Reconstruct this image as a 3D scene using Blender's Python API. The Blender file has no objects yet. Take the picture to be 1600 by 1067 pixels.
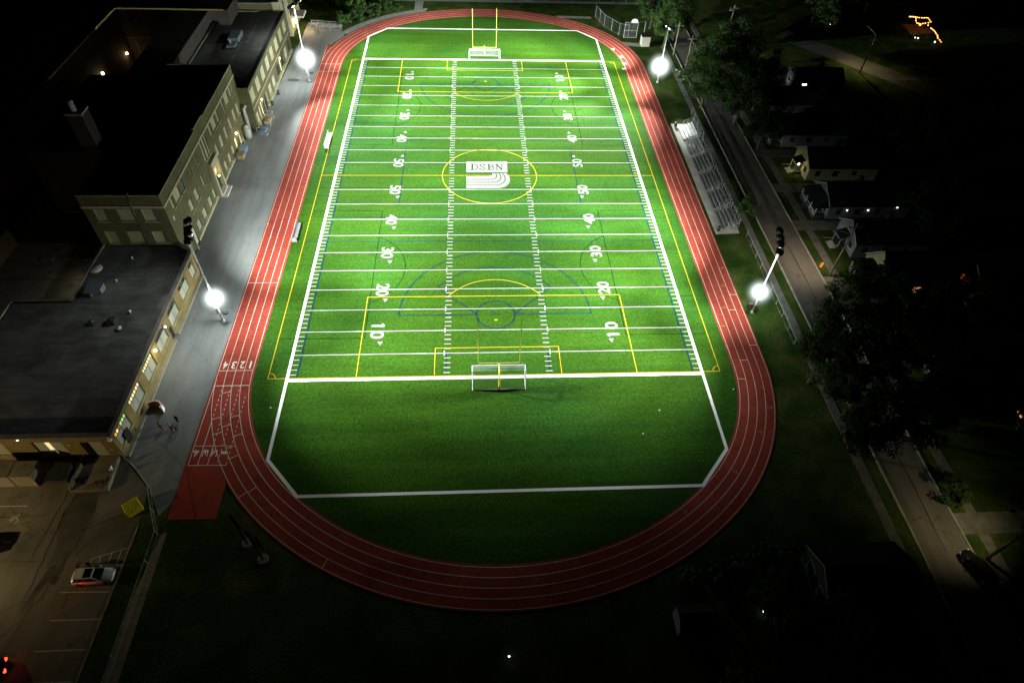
import bpy, bmesh, math, random
from mathutils import Vector, Matrix
random.seed(7)
R = math.radians
sc = bpy.context.scene
C = sc.collection

# ---------------------------------------------------------------- camera
cd = bpy.data.cameras.new("camera"); cam = bpy.data.objects.new("camera", cd); C.objects.link(cam)
cd.sensor_width = 36; cd.lens = 36 * 998.13 / 1600; cd.clip_end = 3000; cd.clip_start = 0.5
yaw, pitch, roll = 0.085033, 0.836689, 0.049087
cy, sy, cp, sp = math.cos(yaw), math.sin(yaw), math.cos(pitch), math.sin(pitch)
fw = Vector((sy*cp, cy*cp, -sp)); rt = Vector((cy, -sy, 0)); up = rt.cross(fw)
r2 = rt*math.cos(roll) + up*math.sin(roll); u2 = -rt*math.sin(roll) + up*math.cos(roll)
M = Matrix((r2, u2, -fw)).transposed().to_4x4(); M.translation = Vector((-3.195, -107.616, 71.222))
cam.matrix_world = M; sc.camera = cam
sc.render.resolution_x, sc.render.resolution_y = 1024, 682

# ---------------------------------------------------------------- night sky and moon
w = bpy.data.worlds.new("World"); sc.world = w; w.use_nodes = True
nt = w.node_tree; bg = nt.nodes["Background"]
sky = nt.nodes.new("ShaderNodeTexSky"); sky.sky_type = 'NISHITA'; sky.sun_disc = False
sky.sun_elevation = R(-9); sky.sun_rotation = R(300)
nt.links.new(sky.outputs[0], bg.inputs[0]); bg.inputs[1].default_value = 0.05
sd = bpy.data.lights.new("moon", 'SUN'); sd.energy = 0.004; sd.angle = R(0.5); sd.color = (0.8, 0.88, 1)
so = bpy.data.objects.new("moon", sd); C.objects.link(so); so.rotation_euler = (R(38), 0, R(40))

sc.view_settings.view_transform = 'Standard'; sc.view_settings.look = 'None'
sc.view_settings.exposure = 0; sc.view_settings.gamma = 1

# ---------------------------------------------------------------- materials
MATS = {}
def mat(name, col, rough=0.8, metal=0.0, emit=None, es=1.0, spec=0.3, noise=None, bump=0.0, alpha=None, trans=0.0):
    """noise = (scale, colour2, detail)"""
    if name in MATS: return MATS[name]
    m = bpy.data.materials.new(name); m.use_nodes = True; n = m.node_tree; b = n.nodes["Principled BSDF"]
    b.inputs["Base Color"].default_value = (*col, 1); b.inputs["Roughness"].default_value = rough
    b.inputs["Metallic"].default_value = metal; b.inputs["Specular IOR Level"].default_value = spec
    if emit:
        b.inputs["Emission Color"].default_value = (*emit, 1); b.inputs["Emission Strength"].default_value = es
    if alpha is not None: b.inputs["Alpha"].default_value = alpha
    if noise or bump:
        tc = n.nodes.new("ShaderNodeTexCoord")
        nz = n.nodes.new("ShaderNodeTexNoise"); nz.inputs["Scale"].default_value = noise[0] if noise else 8
        nz.inputs["Detail"].default_value = noise[2] if noise else 4
        n.links.new(tc.outputs["Object"], nz.inputs["Vector"])
        if noise:
            cr = n.nodes.new("ShaderNodeValToRGB"); cr.color_ramp.elements[0].position = 0.32; cr.color_ramp.elements[1].position = 0.68
            cr.color_ramp.elements[0].color = (*col, 1); cr.color_ramp.elements[1].color = (*noise[1], 1)
            n.links.new(nz.outputs[0], cr.inputs[0]); n.links.new(cr.outputs[0], b.inputs["Base Color"])
        if bump:
            bp = n.nodes.new("ShaderNodeBump"); bp.inputs["Strength"].default_value = bump
            n.links.new(nz.outputs[0], bp.inputs["Height"]); n.links.new(bp.outputs[0], b.inputs["Normal"])
    MATS[name] = m; return m

def nodes_of(name, rough=0.8, spec=0.3):
    m = bpy.data.materials.new(name); m.use_nodes = True; n = m.node_tree; b = n.nodes["Principled BSDF"]
    b.inputs["Roughness"].default_value = rough; b.inputs["Specular IOR Level"].default_value = spec
    tc = n.nodes.new("ShaderNodeTexCoord"); MATS[name] = m
    return m, n, b, tc
def tex(n, kind, scale, vec, detail=3, dist=0.0):
    t = n.nodes.new(kind); t.inputs["Scale"].default_value = scale
    if kind == "ShaderNodeTexNoise": t.inputs["Detail"].default_value = detail; t.inputs["Distortion"].default_value = dist
    n.links.new(vec, t.inputs["Vector"]); return t
def ramp(n, src, stops):
    c = n.nodes.new("ShaderNodeValToRGB"); e = c.color_ramp.elements
    while len(e) < len(stops): e.new(0.5)
    for i, (p, col) in enumerate(stops):
        e[i].position = p; e[i].color = (*(col if isinstance(col, tuple) else (col,)*3), 1)
    n.links.new(src, c.inputs[0]); return c.outputs[0]
def mix(n, a, b, f, mode='MULTIPLY'):
    x = n.nodes.new("ShaderNodeMix"); x.data_type = 'RGBA'; x.blend_type = mode
    ins = [i for i in x.inputs if i.enabled or i.type == 'RGBA']
    for s, v in ((x.inputs[6], a), (x.inputs[7], b)):
        if hasattr(v, "links"): n.links.new(v, s)
        else: s.default_value = (*v, 1)
    if hasattr(f, "links"): n.links.new(f, x.inputs[0])
    else: x.inputs[0].default_value = f
    return x.outputs[2]
def stretch(n, vec, s):
    mp = n.nodes.new("ShaderNodeMapping"); mp.inputs["Scale"].default_value = s
    n.links.new(vec, mp.inputs["Vector"]); return mp.outputs[0]
def bumpn(n, src, b, strength, dist=0.05):
    bp = n.nodes.new("ShaderNodeBump"); bp.inputs["Strength"].default_value = strength; bp.inputs["Distance"].default_value = dist
    n.links.new(src, bp.inputs["Height"]); n.links.new(bp.outputs[0], b.inputs["Normal"])

# artificial turf: grainy, with faint broad roll seams across the field
m, n, b, tc = nodes_of("turf", 0.9, 0.02)
o = tc.outputs["Object"]
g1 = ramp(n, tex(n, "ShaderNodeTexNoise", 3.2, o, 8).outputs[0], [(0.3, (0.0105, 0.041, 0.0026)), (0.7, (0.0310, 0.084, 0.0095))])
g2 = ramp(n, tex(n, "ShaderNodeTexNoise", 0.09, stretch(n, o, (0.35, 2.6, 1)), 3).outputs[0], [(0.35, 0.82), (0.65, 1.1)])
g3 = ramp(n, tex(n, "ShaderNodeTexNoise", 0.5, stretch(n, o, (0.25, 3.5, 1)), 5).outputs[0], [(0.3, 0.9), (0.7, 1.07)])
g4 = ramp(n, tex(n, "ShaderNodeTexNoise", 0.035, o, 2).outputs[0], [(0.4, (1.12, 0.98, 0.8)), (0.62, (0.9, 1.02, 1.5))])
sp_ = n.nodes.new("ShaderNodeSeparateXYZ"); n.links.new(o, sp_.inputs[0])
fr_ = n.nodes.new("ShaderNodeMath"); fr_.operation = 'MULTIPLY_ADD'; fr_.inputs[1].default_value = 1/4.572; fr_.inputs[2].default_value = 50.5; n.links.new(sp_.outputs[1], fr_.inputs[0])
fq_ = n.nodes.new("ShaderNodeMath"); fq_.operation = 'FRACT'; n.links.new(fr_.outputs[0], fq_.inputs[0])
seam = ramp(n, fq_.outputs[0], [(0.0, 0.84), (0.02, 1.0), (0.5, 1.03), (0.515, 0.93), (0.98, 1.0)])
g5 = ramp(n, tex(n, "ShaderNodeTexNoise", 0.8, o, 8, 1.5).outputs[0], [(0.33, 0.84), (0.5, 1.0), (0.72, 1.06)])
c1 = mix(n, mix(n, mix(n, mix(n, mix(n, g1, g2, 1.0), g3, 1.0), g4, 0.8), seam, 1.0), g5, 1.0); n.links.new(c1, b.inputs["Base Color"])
bumpn(n, tex(n, "ShaderNodeTexNoise", 5, o, 6).outputs[0], b, 0.35, 0.06)
# rubber track
m, n, b, tc = nodes_of("track", 0.9, 0.06); o = tc.outputs["Object"]
a = ramp(n, tex(n, "ShaderNodeTexNoise", 0.25, o, 6).outputs[0], [(0.3, (0.180, 0.029, 0.019)), (0.7, (0.235, 0.040, 0.025))])
a2 = ramp(n, tex(n, "ShaderNodeTexNoise", 9, o, 5).outputs[0], [(0.3, 0.88), (0.7, 1.1)])
a3 = ramp(n, tex(n, "ShaderNodeTexNoise", 0.7, o, 9, 1.8).outputs[0], [(0.30, (0.70, 0.72, 0.75)), (0.48, 1.0), (0.75, (1.06, 1.04, 1.04))])
n.links.new(mix(n, mix(n, a, a2, 1.0), a3, 1.0), b.inputs["Base Color"])
# grass outside the track, patchy
m, n, b, tc = nodes_of("grass", 0.95, 0.02); o = tc.outputs["Object"]
a = ramp(n, tex(n, "ShaderNodeTexNoise", 0.22, o, 8, 0.6).outputs[0], [(0.3, (0.009, 0.024, 0.004)), (0.52, (0.026, 0.044, 0.009)), (0.75, (0.060, 0.066, 0.022))])
a2 = ramp(n, tex(n, "ShaderNodeTexNoise", 4, o, 6).outputs[0], [(0.3, 0.55), (0.7, 1.35)])
n.links.new(mix(n, a, a2, 1.0), b.inputs["Base Color"])
bumpn(n, tex(n, "ShaderNodeTexNoise", 6, o, 6).outputs[0], b, 0.6, 0.1)
# asphalt variants with streaks, patches and cracks
def asphalt(name, c0, c1, streak=(2.5, 0.35, 1), crack=0.55):
    m, n, b, tc = nodes_of(name, 0.75, 0.3); o = tc.outputs["Object"]
    a = ramp(n, tex(n, "ShaderNodeTexNoise", 0.10, o, 7, 0.8).outputs[0], [(0.3, c0), (0.7, c1)])
    s = ramp(n, tex(n, "ShaderNodeTexNoise", 0.3, stretch(n, o, streak), 4).outputs[0], [(0.3, 0.82), (0.7, 1.12)])
    f = ramp(n, tex(n, "ShaderNodeTexNoise", 7, o, 6).outputs[0], [(0.3, 0.85), (0.7, 1.15)])
    v = n.nodes.new("ShaderNodeTexVoronoi"); v.feature = 'DISTANCE_TO_EDGE'; v.inputs["Scale"].default_value = 0.12
    dn = tex(n, "ShaderNodeTexNoise", 0.5, o, 5)
    va = n.nodes.new("ShaderNodeVectorMath"); va.operation = 'MULTIPLY_ADD'; va.inputs[1].default_value = (3, 3, 3)
    n.links.new(dn.outputs[1], va.inputs[0]); n.links.new(o, va.inputs[2]); n.links.new(va.outputs[0], v.inputs["Vector"])
    cr = ramp(n, v.outputs["Distance"], [(0.0, crack), (0.012, 1.0)])
    n.links.new(mix(n, mix(n, mix(n, a, s, 1.0), f, 1.0), cr, 1.0), b.inputs["Base Color"])
asphalt("path_asphalt", (0.108, 0.116, 0.116), (0.160, 0.168, 0.166), crack=0.8)
asphalt("lot_asphalt", (0.045, 0.042, 0.033), (0.115, 0.10, 0.075))
asphalt("street_asphalt", (0.055, 0.052, 0.045), (0.08, 0.076, 0.065), crack=0.5)
mat("street_walk", (0.06, 0.062, 0.055), 0.9, spec=0.05, noise=(0.8, (0.10, 0.102, 0.09), 8))
# brick
def brick(name, c1, c2, mortar):
    m, n, b, tc = nodes_of(name, 0.85, 0.2)
    sx = n.nodes.new("ShaderNodeSeparateXYZ"); n.links.new(tc.outputs["Object"], sx.inputs[0])
    ad = n.nodes.new("ShaderNodeMath"); n.links.new(sx.outputs[0], ad.inputs[0]); n.links.new(sx.outputs[1], ad.inputs[1])
    cb = n.nodes.new("ShaderNodeCombineXYZ"); n.links.new(ad.outputs[0], cb.inputs[0]); n.links.new(sx.outputs[2], cb.inputs[1])
    bt = n.nodes.new("ShaderNodeTexBrick"); bt.inputs["Scale"].default_value = 1.0
    bt.inputs["Brick Width"].default_value = 0.42; bt.inputs["Row Height"].default_value = 0.15; bt.inputs["Mortar Size"].default_value = 0.012
    bt.inputs["Color1"].default_value = (*c1, 1); bt.inputs["Color2"].default_value = (*c2, 1); bt.inputs["Mortar"].default_value = (*mortar, 1)
    n.links.new(cb.outputs[0], bt.inputs["Vector"])
    st = ramp(n, tex(n, "ShaderNodeTexNoise", 0.35, tc.outputs["Object"], 6).outputs[0], [(0.3, 0.75), (0.7, 1.15)])
    n.links.new(mix(n, bt.outputs[0], st, 1.0), b.inputs["Base Color"])
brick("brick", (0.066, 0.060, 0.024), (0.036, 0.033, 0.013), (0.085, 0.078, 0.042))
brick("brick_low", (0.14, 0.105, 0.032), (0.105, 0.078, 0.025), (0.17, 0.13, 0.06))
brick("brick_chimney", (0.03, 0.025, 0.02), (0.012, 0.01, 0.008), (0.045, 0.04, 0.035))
# flat roof membranes
m, n, b, tc = nodes_of("roof_membrane", 0.7, 0.3); o = tc.outputs["Object"]
a = ramp(n, tex(n, "ShaderNodeTexNoise", 0.22, o, 7, 1.2).outputs[0], [(0.3, (0.035, 0.036, 0.034)), (0.7, (0.085, 0.088, 0.083))])
a2 = ramp(n, tex(n, "ShaderNodeTexNoise", 0.6, stretch(n, o, (0.4, 3, 1)), 5).outputs[0], [(0.35, 0.75), (0.65, 1.15)])
n.links.new(mix(n, a, a2, 1.0), b.inputs["Base Color"])

mat("white_paint", (0.62, 0.63, 0.62), 0.9, spec=0.0, noise=(6, (0.72, 0.73, 0.72), 5))
mat("line_white", (0.24, 0.25, 0.23), 0.9, spec=0.0, noise=(3, (0.34, 0.35, 0.33), 5))
mat("number_white", (0.14, 0.145, 0.135), 0.9, spec=0.0, noise=(3, (0.20, 0.205, 0.195), 5))
mat("logo_white", (0.145, 0.145, 0.14), 0.9, spec=0.0, noise=(3, (0.17, 0.17, 0.165), 5))
mat("track_white", (0.50, 0.43, 0.37), 0.9, spec=0.0, noise=(2, (0.58, 0.51, 0.45), 5))
mat("yellow_paint", (0.27, 0.205, 0.012), 0.9, spec=0.0, noise=(6, (0.33, 0.26, 0.02), 4))
mat("blue_paint", (0.0012, 0.010, 0.055), 0.9, spec=0.0, noise=(6, (0.0018, 0.014, 0.065), 4))
mat("dark_paint", (0.0015, 0.011, 0.0045), 0.95, spec=0.0)
mat("logo_green", (0.012, 0.040, 0.008), 0.9, spec=0.0)
mat("lot_white", (0.40, 0.39, 0.36), 0.7, noise=(3, (0.24, 0.22, 0.19), 6))
mat("lot_yellow", (0.20, 0.17, 0.05), 0.8, noise=(1, (0.10, 0.09, 0.045), 6))
mat("tar", (0.030, 0.028, 0.022), 0.6, noise=(0.6, (0.062, 0.056, 0.042), 8))
mat("tar_line", (0.012, 0.011, 0.009), 0.5)
mat("puddle", (0.03, 0.03, 0.026), 0.25, spec=0.5, noise=(0.5, (0.07, 0.065, 0.05), 6))
mat("concrete", (0.26, 0.25, 0.22), 0.8, noise=(0.5, (0.36, 0.35, 0.32), 8))
mat("sidewalk", (0.12, 0.125, 0.11), 0.85, noise=(0.8, (0.19, 0.19, 0.17), 8))
mat("concrete_dirty", (0.10, 0.092, 0.065), 0.85, noise=(0.6, (0.15, 0.138, 0.10), 8))
mat("stone", (0.16, 0.155, 0.095), 0.8, noise=(1.2, (0.22, 0.21, 0.14), 6))
mat("blind", (0.19, 0.19, 0.115), 0.7, noise=(0.25, (0.24, 0.24, 0.155), 3))
mat("panel", (0.20, 0.20, 0.16), 0.7, noise=(0.3, (0.25, 0.25, 0.20), 3))
mat("glass_dark", (0.012, 0.016, 0.018), 0.12, spec=0.6)
mat("glass_teal", (0.035, 0.075, 0.065), 0.15, spec=0.6)
mat("frame_dark", (0.03, 0.03, 0.025), 0.5)
mat("frame_cream", (0.20, 0.19, 0.13), 0.6)
mat("roof_edge", (0.07, 0.065, 0.06), 0.6, noise=(1, (0.11, 0.10, 0.10), 4))
mat("roof_black", (0.007, 0.007, 0.007), 0.9, spec=0.05, noise=(0.15, (0.02, 0.02, 0.02), 6))
mat("galv", (0.20, 0.21, 0.21), 0.65, 0.0, spec=0.1, noise=(2, (0.27, 0.28, 0.28), 4))
mat("alu", (0.10, 0.11, 0.11), 0.5, 0.0, noise=(1.5, (0.15, 0.16, 0.165), 5))
mat("alu_dark", (0.045, 0.05, 0.052), 0.6)
mat("wire", (0.10, 0.105, 0.10), 0.6)
mat("alu_white", (0.50, 0.51, 0.52), 0.5, noise=(1.5, (0.6, 0.61, 0.62), 4))
mat("bench_pale", (0.22, 0.24, 0.23), 0.5, noise=(1.5, (0.28, 0.30, 0.29), 4))
mat("black_metal", (0.012, 0.012, 0.013), 0.45, spec=0.4)
mat("pole_paint", (0.30, 0.31, 0.30), 0.45, 0.3, noise=(3, (0.58, 0.59, 0.58), 4))
mat("yellow_steel", (0.42, 0.36, 0.05), 0.5, noise=(2, (0.5, 0.43, 0.07), 4))
mat("net", (0.34, 0.35, 0.35), 0.8)
mat("wood_pole", (0.10, 0.085, 0.055), 0.85, noise=(4, (0.16, 0.14, 0.10), 6))
mat("steel_dark", (0.05, 0.055, 0.06), 0.4, 0.6)
mat("tyre", (0.012, 0.012, 0.012), 0.8)
mat("rim", (0.30, 0.30, 0.31), 0.35, 0.8)
mat("car_silver", (0.50, 0.52, 0.46), 0.28, 0.1, spec=0.6)
mat("car_black", (0.008, 0.008, 0.010), 0.12, 0.0, spec=0.7)
mat("car_glass", (0.006, 0.007, 0.008), 0.08, spec=0.8)
mat("tail_lit", (0.4, 0.01, 0.005), 0.3, emit=(1, 0.03, 0.01), es=9)
mat("tail_red", (0.25, 0.008, 0.005), 0.25)
mat("headlamp", (0.5, 0.5, 0.5), 0.15, spec=0.8)
mat("lens_lit", (0.9, 0.9, 0.9), 0.4, emit=(0.90, 1.0, 0.98), es=40)
mat("lens_side", (0.8, 0.8, 0.8), 0.4, emit=(0.90, 1.0, 0.98), es=5)
mat("flare_lit", (0.9, 0.9, 0.9), 0.4, emit=(0.93, 1.0, 0.99), es=6)
mat("bulb_warm", (0.9, 0.7, 0.4), 0.5, emit=(1.0, 0.34, 0.07), es=7)
mat("bulb_white", (0.9, 0.9, 0.9), 0.5, emit=(0.85, 0.93, 1.0), es=10)
mat("lamp_warm", (0.9, 0.8, 0.5), 0.5, emit=(1.0, 0.80, 0.42), es=9)
mat("window_warm", (0.6, 0.5, 0.3), 0.5, emit=(1.0, 0.80, 0.40), es=0.85, noise=(2.5, (0.5, 0.4, 0.2), 5))
mat("window_amber", (0.6, 0.4, 0.2), 0.5, emit=(1.0, 0.42, 0.16), es=0.8)
mat("window_orange", (0.6, 0.3, 0.1), 0.5, emit=(1.0, 0.42, 0.02), es=0.9)
mat("window_green", (0.3, 0.5, 0.2), 0.5, emit=(0.45, 0.95, 0.22), es=0.6)
mat("window_red", (0.3, 0.1, 0.05), 0.5, emit=(0.9, 0.12, 0.03), es=0.25)
mat("door_glow", (0.26, 0.22, 0.12), 0.6, noise=(2, (0.32, 0.27, 0.16), 3))
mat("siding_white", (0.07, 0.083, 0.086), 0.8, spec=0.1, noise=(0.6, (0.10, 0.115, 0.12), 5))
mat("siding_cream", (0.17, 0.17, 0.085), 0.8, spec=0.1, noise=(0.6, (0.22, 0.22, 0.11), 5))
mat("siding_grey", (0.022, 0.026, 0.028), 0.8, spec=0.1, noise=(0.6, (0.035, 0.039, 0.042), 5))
mat("shingle", (0.006, 0.007, 0.007), 0.95, spec=0.02, noise=(3, (0.012, 0.014, 0.013), 6))
mat("trim_white", (0.22, 0.245, 0.245), 0.7)
mat("bark", (0.025, 0.02, 0.014), 0.9, noise=(3, (0.05, 0.04, 0.03), 6))
mat("yellow_bin", (0.85, 0.62, 0.01), 0.45, noise=(1.2, (0.9, 0.70, 0.03), 5))
mat("bin_green", (0.42, 0.50, 0.03), 0.5)
mat("dumpster", (0.020, 0.022, 0.022), 0.5, noise=(1.5, (0.04, 0.042, 0.04), 6))
mat("container_roof", (0.075, 0.065, 0.05), 0.8, noise=(0.8, (0.15, 0.13, 0.09), 7))
mat("container_side", (0.17, 0.15, 0.11), 0.7, noise=(0.8, (0.22, 0.19, 0.14), 6))
mat("pink_cloth", (0.50, 0.20, 0.17), 0.8); mat("white_cloth", (0.62, 0.56, 0.53), 0.8)
mat("skin", (0.36, 0.20, 0.13), 0.6); mat("hair_dark", (0.015, 0.010, 0.008), 0.7)
mat("cloth_darkred", (0.14, 0.02, 0.02), 0.8); mat("cloth_red", (0.45, 0.03, 0.05), 0.8)
mat("cloth_black", (0.012, 0.012, 0.013), 0.85); mat("cloth_navy", (0.015, 0.018, 0.03), 0.85)
mat("cloth_white", (0.6, 0.6, 0.58), 0.8); mat("shoe", (0.35, 0.35, 0.35), 0.7)
mat("hydrant", (0.55, 0.24, 0.02), 0.5); mat("blue_box", (0.06, 0.10, 0.16), 0.5)
mat("tan_box", (0.16, 0.12, 0.06), 0.8); mat("duct", (0.16, 0.16, 0.14), 0.6)
mat("unit_blue", (0.06, 0.075, 0.085), 0.6, 0.0)
mat("wood_deck", (0.12, 0.08, 0.05), 0.8, noise=(1, (0.2, 0.13, 0.08), 5))
# foliage
def leafmat(name, c0, c1):
    m, n, b, tc = nodes_of(name, 0.75, 0.1); o = tc.outputs["Object"]
    a = ramp(n, tex(n, "ShaderNodeTexNoise", 9, o, 3).outputs[0], [(0.3, c0), (0.7, c1)])
    n.links.new(a, b.inputs["Base Color"])
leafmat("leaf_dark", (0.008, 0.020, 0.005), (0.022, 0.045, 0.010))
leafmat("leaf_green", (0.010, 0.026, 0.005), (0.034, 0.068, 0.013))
leafmat("leaf_pine", (0.014, 0.035, 0.016), (0.03, 0.06, 0.028))

# ---------------------------------------------------------------- mesh helpers
LOCS = {}
class MB:
    def __init__(s): s.v = []; s.f = []; s.m = []; s.cur = 0
    def face(s, pts, m=None):
        i = len(s.v); s.v += [tuple(p) for p in pts]; s.f.append(tuple(range(i, i+len(pts)))); s.m.append(s.cur if m is None else m)
    def box(s, x0, x1, y0, y1, z0, z1, T=None):
        if x0 > x1: x0, x1 = x1, x0
        if y0 > y1: y0, y1 = y1, y0
        P = [(x0,y0,z0),(x1,y0,z0),(x1,y1,z0),(x0,y1,z0),(x0,y0,z1),(x1,y0,z1),(x1,y1,z1),(x0,y1,z1)]
        if T: P = [tuple(T @ Vector(p)) for p in P]
        i = len(s.v); s.v += P
        for f in ((0,3,2,1),(4,5,6,7),(0,1,5,4),(1,2,6,5),(2,3,7,6),(3,0,4,7)):
            s.f.append(tuple(i+k for k in f)); s.m.append(s.cur)
        return s
    def tube(s, pts, r, n=8, cap=True):
        pts = [Vector(p) for p in pts]; rr = r if isinstance(r, (list, tuple)) else [r]*len(pts)
        base = len(s.v); prev = None
        for k, p in enumerate(pts):
            d = (pts[min(k+1, len(pts)-1)] - pts[max(k-1, 0)]).normalized()
            ref = Vector((0, 0, 1)) if abs(d.z) < 0.95 else Vector((1, 0, 0))
            a = d.cross(ref).normalized() if prev is None else (prev - d*prev.dot(d)).normalized()
            prev = a; bb = d.cross(a)
            for j in range(n):
                t = 2*math.pi*j/n; s.v.append(tuple(p + (a*math.cos(t) + bb*math.sin(t))*rr[k]))
        for k in range(len(pts)-1):
            for j in range(n):
                s.f.append((base+k*n+j, base+k*n+(j+1) % n, base+(k+1)*n+(j+1) % n, base+(k+1)*n+j)); s.m.append(s.cur)
        if cap:
            s.f.append(tuple(base+j for j in range(n))[::-1]); s.m.append(s.cur)
            s.f.append(tuple(base+(len(pts)-1)*n+j for j in range(n))); s.m.append(s.cur)
        return s
    def sphere(s, c, r, n=12, k=8, sc=(1, 1, 1)):
        base = len(s.v)
        for i in range(k+1):
            ph = math.pi*i/k
            for j in range(n):
                t = 2*math.pi*j/n
                s.v.append((c[0]+r*sc[0]*math.sin(ph)*math.cos(t), c[1]+r*sc[1]*math.sin(ph)*math.sin(t), c[2]+r*sc[2]*math.cos(ph)))
        for i in range(k):
            for j in range(n):
                s.f.append((base+i*n+j, base+(i+1)*n+j, base+(i+1)*n+(j+1) % n, base+i*n+(j+1) % n)); s.m.append(s.cur)
        return s
    def prism(s, poly, z0, z1):
        n = len(poly)
        s.face([(x, y, z1) for x, y in poly]); s.face([(x, y, z0) for x, y in poly][::-1])
        for i in range(n):
            (x0, y0), (x1, y1) = poly[i], poly[(i+1) % n]
            s.face([(x0, y0, z0), (x1, y1, z0), (x1, y1, z1), (x0, y0, z1)])
        return s
    def flat(s, poly, z): s.face([(p[0], p[1], z) for p in poly]); return s
    def ribbon(s, pts, w, z, closed=False):
        """constant-width painted line"""
        P = [Vector((p[0], p[1])) for p in pts]; n = len(P); L = []; Rr = []
        for i in range(n):
            a = P[(i-1) % n] if (closed or i > 0) else P[i]; c = P[(i+1) % n] if (closed or i < n-1) else P[i]
            d1 = (P[i]-a).normalized() if (P[i]-a).length > 1e-6 else None; d2 = (c-P[i]).normalized() if (c-P[i]).length > 1e-6 else None
            d = ((d1 or d2) + (d2 or d1)).normalized(); nn = Vector((-d.y, d.x))
            k = 1.0
            if d1 and d2: k = 1/max(0.5, abs(nn.dot(Vector((-d1.y, d1.x)))))
            L.append(P[i]+nn*w/2*k); Rr.append(P[i]-nn*w/2*k)
        for i in range(n if closed else n-1):
            j = (i+1) % n
            s.face([(Rr[i].x, Rr[i].y, z), (Rr[j].x, Rr[j].y, z), (L[j].x, L[j].y, z), (L[i].x, L[i].y, z)])
        return s
    def dashes(s, p0, p1, w, z, dash, gap):
        p0 = Vector(p0); p1 = Vector(p1); d = p1-p0; L = d.length; d.normalize(); t = 0
        while t < L: s.ribbon([p0+d*t, p0+d*min(L, t+dash)], w, z); t += dash+gap
        return s
    def build(s, name, mats, parent=None, smooth=False, world=True, loc=None):
        me = bpy.data.meshes.new(name)
        off = Vector((0, 0, 0))
        if parent is not None and world: off = Vector(LOCS.get(parent.name, (0, 0, 0)))
        if parent is None and loc is not None: off = Vector(loc)
        me.from_pydata([tuple(Vector(v)-off) for v in s.v], [], s.f)
        ml = mats if isinstance(mats, (list, tuple)) else [mats]
        for mm in ml: me.materials.append(MATS[mm])
        for i, p in enumerate(me.polygons):
            if len(ml) > 1: p.material_index = s.m[i]
            p.use_smooth = smooth
        me.update()
        ob = bpy.data.objects.new(name, me); C.objects.link(ob)
        if parent is not None:
            ob.parent = parent; LOCS[ob.name] = LOCS.get(parent.name, (0, 0, 0))
        elif loc is not None: ob.location = loc; LOCS[ob.name] = tuple(loc)
        return ob

def tag(o, label=None, cat=None, group=None, kind=None):
    if label: o["label"] = label
    if cat: o["category"] = cat
    if group: o["group"] = group
    if kind: o["kind"] = kind
    return o
def thing(name, label, cat, loc=(0, 0, 0), group=None, rz=0):
    o = bpy.data.objects.new(name, None); o.empty_display_size = 0.5; C.objects.link(o)
    o.location = loc; o.rotation_euler = (0, 0, rz); LOCS[o.name] = tuple(loc)
    return tag(o, label, cat, group)
def copy_tree(o, loc=None, rz=None, parent=None, label=None, group=None):
    c = o.copy(); C.objects.link(c)
    if parent is not None: c.parent = parent
    if loc is not None: c.location = loc
    if rz is not None: c.rotation_euler = (0, 0, rz)
    if label: c["label"] = label
    if group: c["group"] = group
    for ch in list(o.children): copy_tree(ch, parent=c)
    return c
def arc(cx, cy, r, a0, a1, n=24): return [(cx+r*math.cos(R(a0+(a1-a0)*i/n)), cy+r*math.sin(R(a0+(a1-a0)*i/n))) for i in range(n+1)]
def text_polys(body, bold=0.0, serif=False):
    cu = bpy.data.curves.new("t", 'FONT'); cu.body = body; cu.offset = bold; cu.resolution_u = 4; cu.space_character = 1.12 if len(body) == 2 else 1
    ob = bpy.data.objects.new("t", cu); C.objects.link(ob)
    me = bpy.data.meshes.new_from_object(ob.evaluated_get(bpy.context.evaluated_depsgraph_get()))
    vs = [v.co.copy() for v in me.vertices]; fs = [tuple(p.vertices) for p in me.polygons]
    bpy.data.objects.remove(ob); bpy.data.meshes.remove(me)
    x0 = min(v.x for v in vs); x1 = max(v.x for v in vs); y0 = min(v.y for v in vs); y1 = max(v.y for v in vs)
    return [((v.x-x0)/(x1-x0), (v.y-y0)/(y1-y0)) for v in vs], fs
def put_text(mb, body, O, u, v, z, bold=0.02):
    """writes text so that its box runs from O along vector u (width) and v (height)"""
    bpy.context.view_layer.update()
    vs, fs = text_polys(body, bold); base = len(mb.v)
    if body == "1": vs = [(.32+.36*a, b_) for a, b_ in vs]
    for a, b_ in vs: mb.v.append((O[0]+u[0]*a+v[0]*b_, O[1]+u[1]*a+v[1]*b_, z))
    for f in fs: mb.f.append(tuple(base+i for i in f)); mb.m.append(mb.cur)
    if body == "10": mb.face([(O[0]+u[0]*a+v[0]*b_, O[1]+u[1]*a+v[1]*b_, z+.003) for a, b_ in ((.02, .99), (-.10, .84), (-.10, .72), (.02, .80))])

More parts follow.
